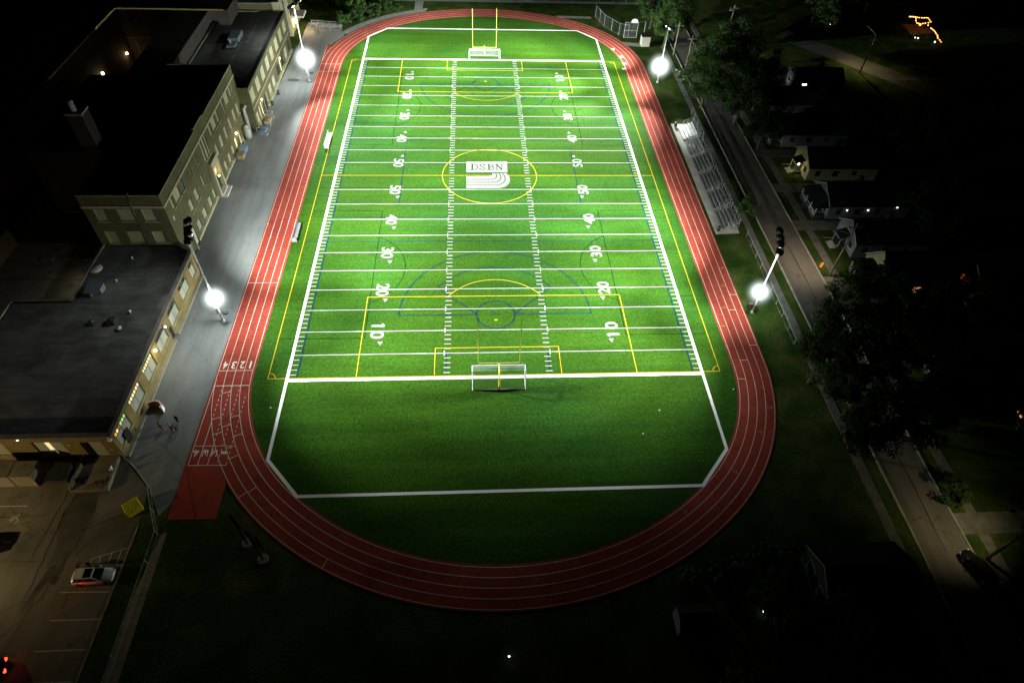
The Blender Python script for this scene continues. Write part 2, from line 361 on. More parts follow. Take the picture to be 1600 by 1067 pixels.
# ---------------------------------------------------------------- ground
g = MB(); g.flat([(-700, -400), (700, -400), (700, 900), (-700, 900)], -0.03)
tag(g.build("ground", "grass"), kind="structure")
XI = 34.79
SP = (48.27, 26.62, 78.11); NP = (47.09, 28.69, 77.30)
def end_arc(d, prm, sg, n=20):
    """half track end from the +x side to the -x side, offset d outward; sg=+1 north, -1 south"""
    c1, r1, YE = prm; xc = XI-r1; a = YE-c1
    R2 = (xc**2+a*a-r1*r1)/(2*(a-r1)); c2 = YE-R2; th = math.atan2(c1-c2, xc)
    half = [(xc+(r1+d)*math.cos(th*i/n), c1+(r1+d)*math.sin(th*i/n)) for i in range(n+1)]
    half += [((R2+d)*math.cos(th+(math.pi/2-th)*i/n), c2+(R2+d)*math.sin(th+(math.pi/2-th)*i/n)) for i in range(1, n+1)]
    full = half + [(-x, y) for x, y in half[::-1][1:]]
    return [(x, sg*y) for x, y in full]
def loop(d):
    return end_arc(d, NP, 1) + [(x, y) for x, y in end_arc(d, SP, -1)[::-1]]
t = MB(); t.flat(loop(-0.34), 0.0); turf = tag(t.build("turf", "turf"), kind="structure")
a = loop(-0.34); c = loop(4.95); t = MB()
for i in range(len(a)):
    j = (i+1) % len(a); t.face([(*a[i], 0.012), (*c[i], 0.012), (*c[j], 0.012), (*a[j], 0.012)])
t.flat([(-39.76, -71.0), (-34.1, -71.1), (-34.1, -63.5), (-36.5, -55), (-39.5, -50), (-39.76, -50)], 0.004)
t.flat([(-39.76, 46), (-38, 50), (-38.6, 58.2), (-39.76, 58.2)], 0.004)
track = tag(t.build("running_track", "track"), kind="structure")

# lane lines
lm = MB()
for k in range(5): lm.ribbon(loop(k*1.18), 0.07, 0.026, True)
ll = lm.build("lane_line", "track_white", track)
lm = MB(); W_ = 0.08; zz = 0.034
XL = [-39.45, -38.27, -37.10, -35.93, -34.79]
lm.ribbon([(XL[0], -48.4), (XL[4], -48.4)], W_, zz); lm.ribbon([(XL[0]-.05, -51.1), (XL[4]+.1, -51.1)], W_*1.3, zz)
lm.ribbon([(-39.36, -60.85), (-34.62, -60.95)], W_, zz); lm.ribbon([(-39.4, -63.72), (-34.7, -63.8)], W_, zz)
lm.ribbon([(-39.45, -50), (-39.42, -63.7)], W_, zz); lm.ribbon([(-38.25, -57), (-38.25, -63.7)], W_, zz)
lm.dashes((-38.25, -51), (-38.25, -57), W_, zz, .35, .45)
lm.dashes((-37.1, -51), (-37.05, -60.8), W_, zz, .35, .45); lm.ribbon([(-37.05, -61), (-37.05, -63.7)], W_, zz)
lm.dashes((-35.93, -51), (-35.87, -63.7), W_, zz, .35, .45); lm.dashes((-34.8, -53), (-34.72, -63.7), W_, zz, .35, .45)
lm.ribbon([(-39.5, 46), (-39.5, 58)], W_, zz)
def radial(idx0, idx1, x, y, lp=None):
    """short mark across lanes from lane line idx0 to idx1 nearest to (x,y)"""
    P0 = loop(idx0*1.18); P1 = loop(idx1*1.18)
    def near(P):
        best = None
        for i in range(len(P)):
            a, b2 = Vector(P[i]), Vector(P[(i+1) % len(P)]); d = b2-a
            tt = max(0, min(1, (Vector((x, y))-a).dot(d)/max(1e-9, d.dot(d)))); q = a+d*tt; e = (q-Vector((x, y))).length
            if best is None or e < best[0]: best = (e, q)
        return best[1]
    return near(P0), near(P1)
for i0, i1, x, y in [(2,3,-37,-52.2),(3,4,-37.5,-56.5),(1,2,-36.5,-56.6),(2,3,-36.4,-57.9),(3,4,-38.2,-59.4),(1,2,-35.3,-59.7),(2,3,-35.6,-61.5),(2,3,-35.1,-63.2),
                     (3,4,-32.3,-68.5),(2,3,-31.0,-67.6),(3,4,-20.5,-76.8),(1,2,36.0,-48),(0,1,35.2,-51.5),(3,4,39,-34),(2,3,38,-37.5),(3,4,39,-45)]:
    p, q = radial(i0, i1, x, y); lm.ribbon([p, q], W_, zz)
lm.ribbon([(-39.45, 47.2), (-34.8, 47.2)], W_, zz); lm.ribbon([(-39.45, 43.4), (-34.8, 43.4)], W_, zz)
lm.ribbon([(-39.45, 6-36.2), (-34.8, 6-36.2)], 0.06, zz)
for i in range(5): lm.ribbon([(XL[i]-.12, -15-3.5*i), (XL[i]+.12, -15-3.5*i)], .12, zz)
lm.build("start_line", "track_white", track)
ym = MB()
for i0, i1, x, y in [(0,1,22,-72),(1,2,29,-66),(2,3,34.5,-60.5),(3,4,38.7,-57),(0,1,35,-41),(1,2,36.5,-37),(2,3,37.5,-32),(3,4,38.6,-27.5),
                     (3,4,39,37.5),(2,3,38,34.5),(1,2,37,31.5),(0,1,35.5,28.5),(0,1,-29.5,63),(1,2,-29.5,64.8),(2,3,-29.5,66.2),(3,4,-29.7,67.6),
                     (0,1,28,65.5),(1,2,27,67.8),(2,3,26,70),(3,4,24,72.5)]:
    p, q = radial(i0, i1, x, y); d = (q-p).normalized(); nn = Vector((-d.y, d.x))
    ym.ribbon([p+d*.1, p+d*.95], .07, zz); ym.ribbon([p+d*.95, p+d*.6+nn*.4], .07, zz)
ym.build("exchange_mark", "yellow_paint", track)
for i, s_ in enumerate("1234"):
    mb = MB(); x = XL[4-i]-0.85; put_text(mb, s_, (x+.62, -46.7), (-.62, 0), (0, -1.35), zz, .015); mb.build("lane_number", "track_white", track)
    mb = MB(); x = XL[4-i]-0.3; put_text(mb, s_, (x-.75, -62.5), (0, 0) if 0 else (0.0, 1.1), (-0.0, 0) if 0 else (.75, 0), zz, .015)
    mb.build("lane_number", "track_white", track)
for s_, (x, y) in zip("1234", [(34.6, 46.5), (35.2, 49.2), (35.0, 53.0), (33.6, 57.4)]):
    d = (0.35*1.0, 1.2); mb = MB(); put_text(mb, s_, (x+.35, y-.6), (-.3, 1.1), (-.9, -.25), zz, .02); mb.build("lane_number", "white_paint", track)

# field markings -------------------------------------------------------------
YD = 0.9144; G = 55*YD
wm = MB(); z = 0.02
for s_ in (-1, 1):
    wm.ribbon([(s_*29.72, -63.3), (s_*29.72, 63.2)], .42, z)
    wm.ribbon([(-29.5, s_*(G+.08)), (29.5, s_*(G+.08))], .5, z+.001)
    wm.ribbon([(-29.72, s_*63.2), (-25.2, s_*68.45), (25.2, s_*68.45), (29.72, s_*63.2)], .42, z+.002)
wm.build("boundary_line", "white_paint", turf)
wm = MB()
for k in range(1, 22):
    if k == 11: continue
    y = -G+k*5*YD; wm.ribbon([(-29.5, y), (29.5, y)], .135, z)
wm.build("yard_line", "line_white", turf)
wm = MB()
for k in range(1, 110):
    y = -G+k*YD
    for s_ in (-1, 1):
        if k % 5 == 0:
            if k != 55: wm.ribbon([(s_*7.82, y-.5), (s_*7.82, y+.5)], .16, z+.003)
        else:
            wm.ribbon([(s_*6.88, y), (s_*7.86, y)], .15, z); wm.ribbon([(s_*28.6, y), (s_*29.45, y)], .13, z)
wm.build("hash_mark", "line_white", turf)
for k in (10, 20, 30, 40, 50, 60, 70, 80, 90, 100):
    y = -G+k*YD; yl = k if k <= 50 else 110-k; sg = -1 if k < 55 else 1
    for s_ in (-1, 1):
        nm = MB(); yy = y-.1
        if s_ < 0: put_text(nm, str(yl), (-19.0, yy+1.45), (0, -2.9), (2.1, 0), z+.006, .026)
        else: put_text(nm, str(yl), (18.8, yy-1.4), (0, 2.9), (-2.0, 0), z+.006, .026)
        ax = s_*17.35; ay = y+sg*2.1
        nm.face([(ax-.42, ay, z+.006), (ax+.42, ay, z+.006), (ax, ay+sg*.85, z+.006)][::sg])
        nm.build("yard_number", "number_white", turf)
ym = MB(); z = 0.028
ym.ribbon([(-32.38, -50.0), (32.38, -50.0)], .12, z-.012); ym.ribbon([(-32.38, 50.0), (32.38, 50.0)], .12, z-.012)
for s_ in (-1, 1):
    ym.ribbon([(s_*32.38, -50.05), (s_*32.38, 50.05)], .13, z)
    ym.ribbon([(-20.15, s_*50), (-20.15, s_*33.75), (20.15, s_*33.75), (20.15, s_*50)], .14, z+.002)
    ym.ribbon([(-9.15, s_*49.9), (-9.15, s_*44.72), (9.15, s_*44.72), (9.15, s_*49.9)], .13, z+.002)
    a0 = math.degrees(math.asin(5.32/9.15))
    ym.ribbon(arc(0, s_*39.07, 9.15, -a0*s_, (-180+a0)*s_), .12, z+.004)
    ym.ribbon([(-.25, s_*39.07), (.25, s_*39.07)], .3, z)
    for q in (-1, 1):
        ym.ribbon([(q*32.38+ -q*1.0*math.cos(R(t_)), s_*50-s_*1.0*math.sin(R(t_))) for t_ in range(0, 91, 15)], .11, z+.004)
ym.ribbon([(-32.38, .1), (32.38, .1)], .14, z+.002); ym.ribbon(arc(0, .2, 9.2, 0, 360, 72)[:-1], .14, z+.004, True)
ym.build("soccer_line", "yellow_paint", turf)
bm_ = MB(); z = 0.010
for s_ in (-1, 1):
    bm_.ribbon([(s_*28.4, -50), (s_*28.4, 50)], .14, z)
    bm_.ribbon([(-32.38 if s_ < 0 else -28.4, s_*19.95), (28.4, s_*19.95)], .1, z+.002)
    bm_.ribbon([(-28.4, s_*12.95), (28.4, s_*12.95)], .08, z+.002)
    bm_.ribbon([(s_*16.9, -9.6), (s_*16.9, 9.8)], .12, z)
    bm_.ribbon([(s_*7.5, -49.7), (s_*7.5, -45.7)], .13, z+.004); bm_.ribbon([(s_*7.5, 49.7), (s_*7.5, 45.7)], .13, z+.004)
    cy_ = s_*37.87
    bm_.ribbon(arc(0, cy_, 2.98, 0, 360, 40)[:-1], .13, z+.006, True)
    bm_.ribbon(arc(0, cy_, 15.0, 0, -180*s_, 48), .12, z+.006)
    th = 33.5
    bm_.ribbon(arc(0, cy_, 11.0, -th*s_, (-180+th)*s_, 40), .12, z+.006)
    for q in (-1, 1):
        bm_.ribbon([(q*3.0, cy_), (q*15.0, cy_)], .12, z+.004)
        bm_.ribbon([(q*2.95, cy_-s_*.1), (q*9.17, cy_-s_*6.07)], .12, z+.008)
    bm_.ribbon([(-.86, cy_), (.86, cy_)], .1, z)
    bm_.ribbon([(-32.38, s_*6.6), (-30, s_*6.6)], .1, z)
bm_.build("lacrosse_line", "blue_paint", turf)
km = MB(); z = 0.006
for s_ in (-1, 1):
    km.ribbon([(-32.3, s_*4.0), (32.3, s_*4.0)], .09, z)
    for q in (-1, 1):
        km.ribbon([(q*32.2, s_*42.5), (q*19.75, s_*42.5), (q*19.75, s_*11.2), (q*32.3, s_*11.2)], .11, z)
        km.ribbon([(q*30, s_*34.2), (q*32.3, s_*34.2)], .08, z)
        km.ribbon([(q*32.3-q*.9*math.cos(R(t_)), s_*4.0-s_*.9*math.sin(R(t_))) for t_ in range(0, 91, 15)], .08, z+.002)
        km.ribbon([(q*(23.75-9.1*math.cos(R(t_))), s_*26.9+9.1*math.sin(R(t_))) for t_ in range(-64, 65, 8)], .11, z+.002)
km.build("field_hockey_line", "dark_paint", turf)
lg = MB(); lg.flat([(-4.57, 1.13), (3.56, 1.13), (3.62, 5.03), (-4.57, 4.95)], 0.04)
E0 = [(-4.58, -0.21), (-0.23, -0.16), (0.08, -0.07), (0.3, 0.07), (0.44, 0.24), (0.51, 0.44), (0.5, 0.64), (0.43, 0.83)]
E4 = [(-4.58, -4.21), (1.88, -4.21), (2.88, -3.73), (3.54, -2.92), (3.89, -1.92), (3.94, -0.86), (3.73, 0.11), (3.26, 0.84)]
for i in range(7): lg.face([(*E4[i], .04), (*E4[i+1], .04), (*E0[i+1], .04), (*E0[i], .04)])
logo = lg.build("field_logo", "logo_white", turf)
lt = MB()
for e in ([(-4.58, -1.26), (0.44, -1.26), (0.87, -1.11), (1.17, -0.8), (1.34, -0.39), (1.39, 0.06), (1.32, 0.51), (1.14, 0.91)],
          [(-4.58, -2.23), (0.97, -2.23), (1.52, -2.0), (1.91, -1.58), (2.13, -1.03), (2.2, -0.41), (2.1, 0.23), (1.85, 0.84)],
          [(-4.58, -3.19), (1.36, -3.19), (2.11, -2.88), (2.63, -2.35), (2.93, -1.65), (3.01, -0.85), (2.89, 0.0), (2.56, 0.84)]):
    lt.ribbon(e, .16, .046)
# DSBN in slab serif strokes
y0, y1 = 2.0, 4.02; zl = .046; sw = .27; tw = .15
def st(*p, w=sw): lt.ribbon(p, w, zl)
def seg(x, y, L=.62): lt.ribbon([(x-L/2, y), (x+L/2, y)], tw, zl+.004)
st((-3.35, y0), (-3.35, y1)); st(*([(-3.4, y1-.05)] + [(-3.0+.68*math.cos(R(a_)), (y0+y1)/2+(y1-y0-.1)/2*math.sin(R(a_))) for a_ in range(90, -91, -15)] + [(-3.4, y0+.05)]), w=.15)
seg(-3.5, y1-.05); seg(-3.5, y0+.05)
S_ = [(-.92, 3.5), (-1.02, 3.8), (-1.35, 3.97), (-1.7, 3.85), (-1.85, 3.55), (-1.7, 3.25), (-1.35, 3.05), (-1.0, 2.8), (-.88, 2.5), (-1.02, 2.18), (-1.38, 2.04), (-1.75, 2.18), (-1.88, 2.5)]
st(*S_, w=.16); st((-.9, 3.4), (-.9, 3.95), w=.1); st((-1.9, 2.1), (-1.9, 2.6), w=.1)
st((-.05, y0), (-.05, y1)); seg(-.2, y1-.05); seg(-.2, y0+.05)
st(*([(-.1, y1-.05)] + [(.35+.42*math.cos(R(a_)), 3.52+.45*math.sin(R(a_))) for a_ in range(90, -91, -18)] + [(-.1, 3.07)]), w=.14)
st(*([(-.1, 3.07)] + [(.42+.5*math.cos(R(a_)), 2.56+.51*math.sin(R(a_))) for a_ in range(90, -91, -18)] + [(-.1, y0+.05)]), w=.14)
st((1.5, y0), (1.5, y1), w=.12); st((1.45, y1), (2.5, y0)); st((2.5, y0), (2.5, y1), w=.12); seg(1.42, y1-.05, .5); seg(1.5, y0+.05, .55); seg(2.5, y1-.05, .55)
lt.build("logo_lettering", "logo_green", logo)
# scraps of litter on turf end zone

# ---------------------------------------------------------------- paved areas
t = MB(); t.flat([(-47.4, -62.2), (-43.1, -66.9), (-40.9, -70.5), (-39.7, -68.5), (-39.7, 50), (-38.5, 58), (-35.8, 63.7), (-46.5, 63.7), (-47.6, 30), (-49.7, 14), (-49.8, -24), (-48.3, -26), (-47.5, -40)], -0.012)
tag(t.build("path", "path_asphalt"), kind="structure")
t = MB(); t.flat([(-110, -62.2), (-47.9, -62.2), (-43.2, -67.0), (-42.7, -74), (-43.1, -88.5), (-43.6, -110), (-110, -110)], -0.018)
lot = tag(t.build("parking_lot", "lot_asphalt"), kind="structure")
t = MB()
nw = [p for p in end_arc(5.3, NP, 1) if p[0] < -15 and p[1] > 63.0]; nw2 = [p for p in end_arc(7.4, NP, 1) if p[0] < -15 and p[1] > 63.0]
t.flat([(-46.5, 63.6), (-36.0, 63.6), (-37.0, 66.3), (-38.5, 66.6), (-46.5, 67)], -.006)
t.flat(nw + nw2[::-1], 0.0); t.flat([(-18.9, 79.3), (-16.7, 79.5), (-16.6, 87.5), (-19, 87.5)], -.004)
t.flat([(35.6, 59.9), (40.9, 58.9), (40.9, 61.0), (36.6, 61.9)], -.004); t.flat([(20.6, 76.8), (30.3, 76.6), (30.2, 78.0), (20.5, 78.4)], -.004)
tag(t.build("sidewalk", "sidewalk"), kind="structure")
t = MB(); t.flat([(-25, 87.3), (47, 87.3), (47, 88.6), (-25, 88.6)], -.004); tag(t.build("curb", "sidewalk"), kind="structure")
t = MB(); t.prism([(46.0, -100), (47.3, -100), (47.5, 60), (46.3, 60)], -0.2, 0.03)
t.prism([(57.2, -100), (58.6, -100), (58.7, 90), (57.3, 90)], -0.2, 0.03)
tag(t.build("sidewalk", "street_walk"), kind="structure")
t = MB(); t.flat([(49.3, -120), (55.2, -120), (55.5, 140), (49.3, 140)], -0.014); street = tag(t.build("road", "street_asphalt"), kind="structure")
t = MB(); t.prism([(49.05, -120), (49.3, -120), (49.3, 140), (49.05, 140)], -.2, .10); t.prism([(55.2, -120), (55.42, -120), (55.72, 140), (55.5, 140)], -.2, .10)
tag(t.build("curb", "sidewalk"), kind="structure")
t = MB()
random.seed(4)
def wander(x0, y0, x1, y1, amp, n=30):
    P = []; o_ = 0
    for i in range(n+1):
        o_ = o_*.8+random.uniform(-amp, amp); P.append((x0+(x1-x0)*i/n+o_, y0+(y1-y0)*i/n))
    return P
t.ribbon(wander(52.3, -100, 52.4, 60, .08, 90), .13, -.008)
for y_ in (-84, -60, -40, -13, 5): t.ribbon(wander(49.4, y_, 55.2, y_+random.uniform(-1, 1), .08, 10), .06, -.006)
t.build("tar_seam", "tar_line", street)
t = MB()
for y0_, x1_ in ((-31.2, 62), (-36.5, 62), (-74.5, 62), (-15.8, 61), (-4, 61), (8.5, 61)):
    t.prism([(55.4, y0_-1.5), (x1_+6, y0_-1.5), (x1_+6, y0_+1.3), (55.4, y0_+1.3)], -.2, .045)
tag(t.build("driveway", "street_walk"), kind="structure")
t = MB(); t.flat([(79, 66), (84, 71), (132, 13), (127, 8)], -0.01); tag(t.build("road", "street_asphalt"), kind="structure")
t = MB(); t.flat([(40.2, -18.5), (44.6, -18.2), (45.4, 20.0), (40.35, 20.0)], .05); tag(t.build("concrete_pad", "concrete"), kind="structure")
t = MB(); t.prism([(55.0, 40), (60, 38), (74, 60), (66, 66), (58, 52)], -.2, -0.004); tag(t.build("driveway", "street_asphalt"), kind="structure")

# parking lot paint, patches
t = MB(); z = -.002
for p0, p1 in [((-48.6, -79.2), (-43.3, -79.3)), ((-48.4, -82.15), (-43.3, -82.2)), ((-48.7, -85.2), (-43.5, -85.2)), ((-48.8, -88.2), (-43.6, -88.2)),
               ((-61.5, -73.15), (-56.4, -73.2)), ((-62, -68.65), (-56.5, -68.7)), ((-62, -70.9), (-62, -73.1)),
               ((-47.3, -76.2), (-43.0, -76.3)), ((-46.6, -75.5), (-43.0, -74.3)), ((-46.6, -76.2), (-46.6, -75.5)), ((-45.7, -76.2), (-45.7, -75.2)), ((-44.65, -76.2), (-44.65, -74.9)), ((-43.7, -76.2), (-43.7, -74.5))]:
    t.ribbon([p0, p1], .11, z)
# wheelchair symbol
cx, cy_ = -57.2, -70.6
t.ribbon(arc(cx, cy_, .36, -60, 190, 14), .09, z+.002); t.ribbon([(cx-.05, cy_+.3), (cx+.25, cy_+.9)], .1, z+.004); t.ribbon([(cx, cy_+.35), (cx-.55, cy_+.15), (cx-.75, cy_+.15)], .09, z+.004)
t.ribbon([(cx-.1, cy_+.6), (cx-.55, cy_+.5)], .08, z+.004)
t.build("parking_line", "lot_white", lot)
t = MB(); t.prism([(-42.95, -71.5), (-42.8, -71.5), (-43.4, -92), (-43.55, -92)], -.1, .06); tag(t.build("curb", "lot_yellow"), kind="structure")
t = MB()
t.flat([(-51.6, -67.2), (-49.0, -67.2), (-48.4, -69.8), (-49.4, -73.5), (-49.3, -77.0), (-50.3, -78.2), (-50.9, -79.6), (-51.6, -81.3), (-52.0, -80.6), (-51.2, -78.6), (-50.4, -76.7), (-51.2, -76.4), (-51.0, -74.2), (-52.0, -71.6), (-52.1, -69.8)], -.010)
t.build("asphalt_patch", "tar", lot)
t = MB()
for q in [[(-50.9, -76.3), (-50.2, -76.0), (-50.0, -77.2), (-50.6, -78.2), (-51.2, -79.6), (-51.7, -79.8), (-51.3, -78.2)], [(-49.9, -77.1), (-49.2, -77.6), (-49.6, -78.4), (-50.2, -78.0)]]: t.flat(q, -.006)
t.build("puddle", "puddle", lot)
t = MB()
for (a_, b_) in [((-52.0, -69.6), (-52.2, -80.6)), ((-48.2, -69.8), (-50.5, -80)), ((-52.2, -75.6), (-56, -75.4)), ((-48.6, -75.0), (-47.4, -73.2)), ((-52.6, -66.6), (-53.2, -75)), ((-52.2, -80), (-55, -82.0)), ((-62, -70.1), (-54, -70.0)), ((-51, -80), (-52, -88)), ((-49.3, -72), (-45, -70))]:
    t.ribbon(wander(*a_, *b_, .12, 16), .06, -.004)
t.build("tar_seam", "tar_line", lot)
# worn strip along the fence line
t = MB(); t.flat([(-39.9, -72.8), (-39.3, -72.6), (-39.2, -95), (-40.8, -95), (-40.7, -80)], -.02); tag(t.build("path", "concrete_dirty"), kind="structure")

# ---------------------------------------------------------------- light masts
def spot(parent, loc, aim, power, half, col=(0.93, 1.0, 0.94), r=.25):
    L = bpy.data.lights.new("lamp_light", 'SPOT'); L.energy = power; L.spot_size = R(2*half); L.spot_blend = 1.0
    L.shadow_soft_size = r; L.color = col
    o = bpy.data.objects.new("lamp_light", L); C.objects.link(o)
    pl = Vector(LOCS.get(parent.name, (0, 0, 0))) if parent else Vector((0, 0, 0))
    Ri = Matrix.Rotation(-(parent.rotation_euler.z if parent else 0), 3, 'Z')
    o.location = Ri @ (Vector(loc)-pl); d = Ri @ (Vector(aim)-Vector(loc)); o.rotation_euler = d.to_track_quat('-Z', 'Y').to_euler()
    if parent: o.parent = parent
    return o
def point(parent, loc, power, col, r=.3):
    L = bpy.data.lights.new("lamp_light", 'POINT'); L.energy = power; L.shadow_soft_size = r; L.color = col
    o = bpy.data.objects.new("lamp_light", L); C.objects.link(o)
    pl = Vector(LOCS.get(parent.name, (0, 0, 0))) if parent else Vector((0, 0, 0))
    o.location = Matrix.Rotation(-parent.rotation_euler.z, 3, 'Z') @ (Vector(loc)-pl); o.parent = parent; return o
K = 43000
mm_ = bpy.data.materials.new("lamp_mist"); mm_.use_nodes = True; n = mm_.node_tree; n.nodes.remove(n.nodes["Principled BSDF"])  # emissive volume added as lens glow round the low lamps
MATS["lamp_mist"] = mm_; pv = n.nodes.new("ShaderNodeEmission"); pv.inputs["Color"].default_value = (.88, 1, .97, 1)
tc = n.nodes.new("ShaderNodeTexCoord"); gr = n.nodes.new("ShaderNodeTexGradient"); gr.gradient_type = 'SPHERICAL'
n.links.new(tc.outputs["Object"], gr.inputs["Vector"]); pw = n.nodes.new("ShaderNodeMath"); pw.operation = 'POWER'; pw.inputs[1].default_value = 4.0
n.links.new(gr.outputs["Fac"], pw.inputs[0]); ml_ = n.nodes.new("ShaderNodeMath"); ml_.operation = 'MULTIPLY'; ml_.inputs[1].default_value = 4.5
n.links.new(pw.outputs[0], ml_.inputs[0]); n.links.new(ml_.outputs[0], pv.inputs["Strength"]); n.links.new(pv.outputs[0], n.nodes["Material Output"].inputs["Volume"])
def mast(x, y, H, ballz, ballr, aims, label, ballpow, side):
    t = thing("floodlight_mast", label, "floodlight", (x, y, 0), "floodlight masts round the field")
    m = MB(); m.tube([(x, y, 0), (x, y, 5), (x, y, H)], [.15, .13, .10], 14); m.build("pole", "pole_paint", t, True)
    m = MB(); m.tube([(x, y, -.1), (x, y, .2)], .3, 16); m.build("base", "concrete", t, True)
    # crossarm perpendicular to the way to midfield
    d = Vector((-x, -y*.35, 0)).normalized(); c = Vector((-d.y, d.x, 0))
    A = Vector((x, y, H))
    m = MB(); m.tube([A-c*2.6, A+c*2.6], .07, 8); m.tube([A-Vector((0, 0, 1.0)), A+c*1.2], .04, 6); m.tube([A-Vector((0, 0, 1.0)), A-c*1.2], .04, 6); m.build("crossarm", "steel_dark", t)
    m = MB(); m.box(x-.25, x+.25, y-.5, y-.24, 2.0, 3.2); m.build("ballast_box", "pole_paint", t)
    for k, (ax, ay, half, pw) in enumerate(aims[:4]):
        P = A + c*(-2.4+1.6*k) + Vector((0, 0, -.05)); q = (Vector((ax, ay, 0))-P).normalized()
        P = P+q*.35; Rm = q.to_track_quat('-Z', 'Y').to_matrix().to_4x4(); Rm.translation = P
        m = MB()   # housing: tapered hood with visor
        h = MB()
        def ring(r_, zz_, n_=14): return [tuple(Rm @ Vector((r_*1.25*math.cos(2*math.pi*j/n_), r_*math.sin(2*math.pi*j/n_), zz_))) for j in range(n_)]
        rs = [ring(.10, .42), ring(.28, .34), ring(.42, .10), ring(.46, -.06)]
        base = 0
        for rr in rs: m.v += rr
        for a_ in range(3):
            for j in range(14): m.f.append((a_*14+j, a_*14+(j+1) % 14, (a_+1)*14+(j+1) % 14, (a_+1)*14+j)); m.m.append(0)
        m.f.append(tuple(range(14))); m.m.append(0)
        m.box(-.52, .52, .42, .46, -.55, 0.0, Rm); m.box(-.54, -.50, .1, .46, -.45, 0.0, Rm); m.box(.50, .54, .1, .46, -.45, 0.0, Rm)
        hs = m.build("floodlight", "black_metal", t)
        m = MB(); m.face([tuple(Rm @ Vector((.42*1.2*math.cos(2*math.pi*j/14), .42*math.sin(2*math.pi*j/14), -.04))) for j in range(14)][::-1])
        m.build("lens", "lens_side", hs)
        spot(hs, P+q*.25, (ax, ay, 0), pw*K, half)
        for e_ in aims[k+4::4]: spot(hs, P+q*.3, (e_[0], e_[1], 0), e_[3]*K, e_[2])
    # low luminaire on the pole, ball and halo sized to imitate glare
    bx = x - side*.25
    m = MB(); m.sphere((bx, y-.1, ballz), ballr*.62, 24, 16); gl = m.build("low_floodlight", "flare_lit", t, True)
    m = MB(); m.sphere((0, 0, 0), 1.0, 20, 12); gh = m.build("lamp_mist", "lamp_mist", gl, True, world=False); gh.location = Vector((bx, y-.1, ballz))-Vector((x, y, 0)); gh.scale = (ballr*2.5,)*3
    point(gl, (bx, y-.1, ballz+ballr+.5), ballpow*K*.3, (0.92, 1, 0.97), .5)
    point(gl, (bx-side*(ballr+.4), y-.1, ballz), ballpow*K*.4, (0.92, 1, 0.97), .5)
    if side < 0: spot(t, (x-.5, y, H-1.2), (x-13, y-4, 0), .14*K, 55, (0.93, 1, 0.95), .3)  # added spot without a lamp head, spilling light on path and roof
    m = MB(); m.tube([(x, y, 1.9), (x-side*.9, y-.3, 2.1)], .05, 6); m.box(x-side*.7, x-side*1.3, y-.6, y-.1, 1.95, 2.25); m.build("camera_bracket", "steel_dark", t)
    return t
mast(-41.3, -38.6, 17.0, 4.9, 1.12, [(-7, 18, 28, 14.43), (7, 6, 20, 12.59), (0, -42, 20, 5.56), (-7, -24, 20, 4.45), (-30, -12, 36, 4.26), (-7, -48, 20, 3.81), (-14, -24, 20, 3.2), (-7, -30, 20, 2.97), (-22, -54, 20, 2.33), (-22, -36, 46, 1.74), (-14, -42, 28, 1.35), (-22, -30, 20, 0.92), (-38, -48, 36, 0.32)], "floodlight mast on the asphalt path beside the low flat-roofed wing", .11, -1)
mast(40.9, -38.0, 14.2, 4.5, 1.12, [(-7, 6, 20, 19.63), (22, 0, 20, 9.03), (14, 18, 20, 8.31), (7, -24, 20, 8.12), (0, 6, 46, 6.92), (7, -42, 20, 5.8), (-7, -36, 20, 5.31), (14, -48, 20, 3.3), (22, -42, 36, 2.33), (22, -30, 28, 2.0), (22, -54, 20, 1.65), (38, -30, 58, 0.4), (30, -54, 20, 0.34)], "floodlight mast on the lawn between red track and street, nearer than the bleachers", .04, 1)
mast(-40.9, 38.6, 17.0, 5.2, 1.6, [(22, 54, 20, 19.28), (-7, 12, 20, 11.44), (-7, 54, 20, 7.98), (-7, 24, 20, 7.44), (0, 36, 20, 7.04), (-22, 0, 20, 6.33), (-30, 18, 28, 5.02), (-22, 60, 20, 5.01), (-22, 36, 36, 3.42), (-30, 54, 28, 2.37), (0, 48, 28, 2.06), (-14, 54, 46, 0.56), (-48, 42, 58, 0.25)], "floodlight mast on the asphalt path beside the two-storey school wing", .11, -1)
mast(41.3, 39.3, 13.2, 4.0, 1.6, [(-14, 66, 20, 16.72), (7, 36, 20, 12.07), (7, 18, 20, 8.24), (14, 60, 20, 7.56), (7, 12, 20, 6.83), (22, 6, 20, 4.89), (30, 18, 20, 4.17), (22, 42, 20, 2.87), (30, 54, 28, 2.81), (22, 24, 28, 2.47), (-14, 24, 20, 2.05), (30, 36, 36, 1.9), (-7, 6, 20, 1.29), (43.2, 15.8, 9, 3.0)], "far floodlight mast beside the leafy trees and the small grey shed", .04, 1)

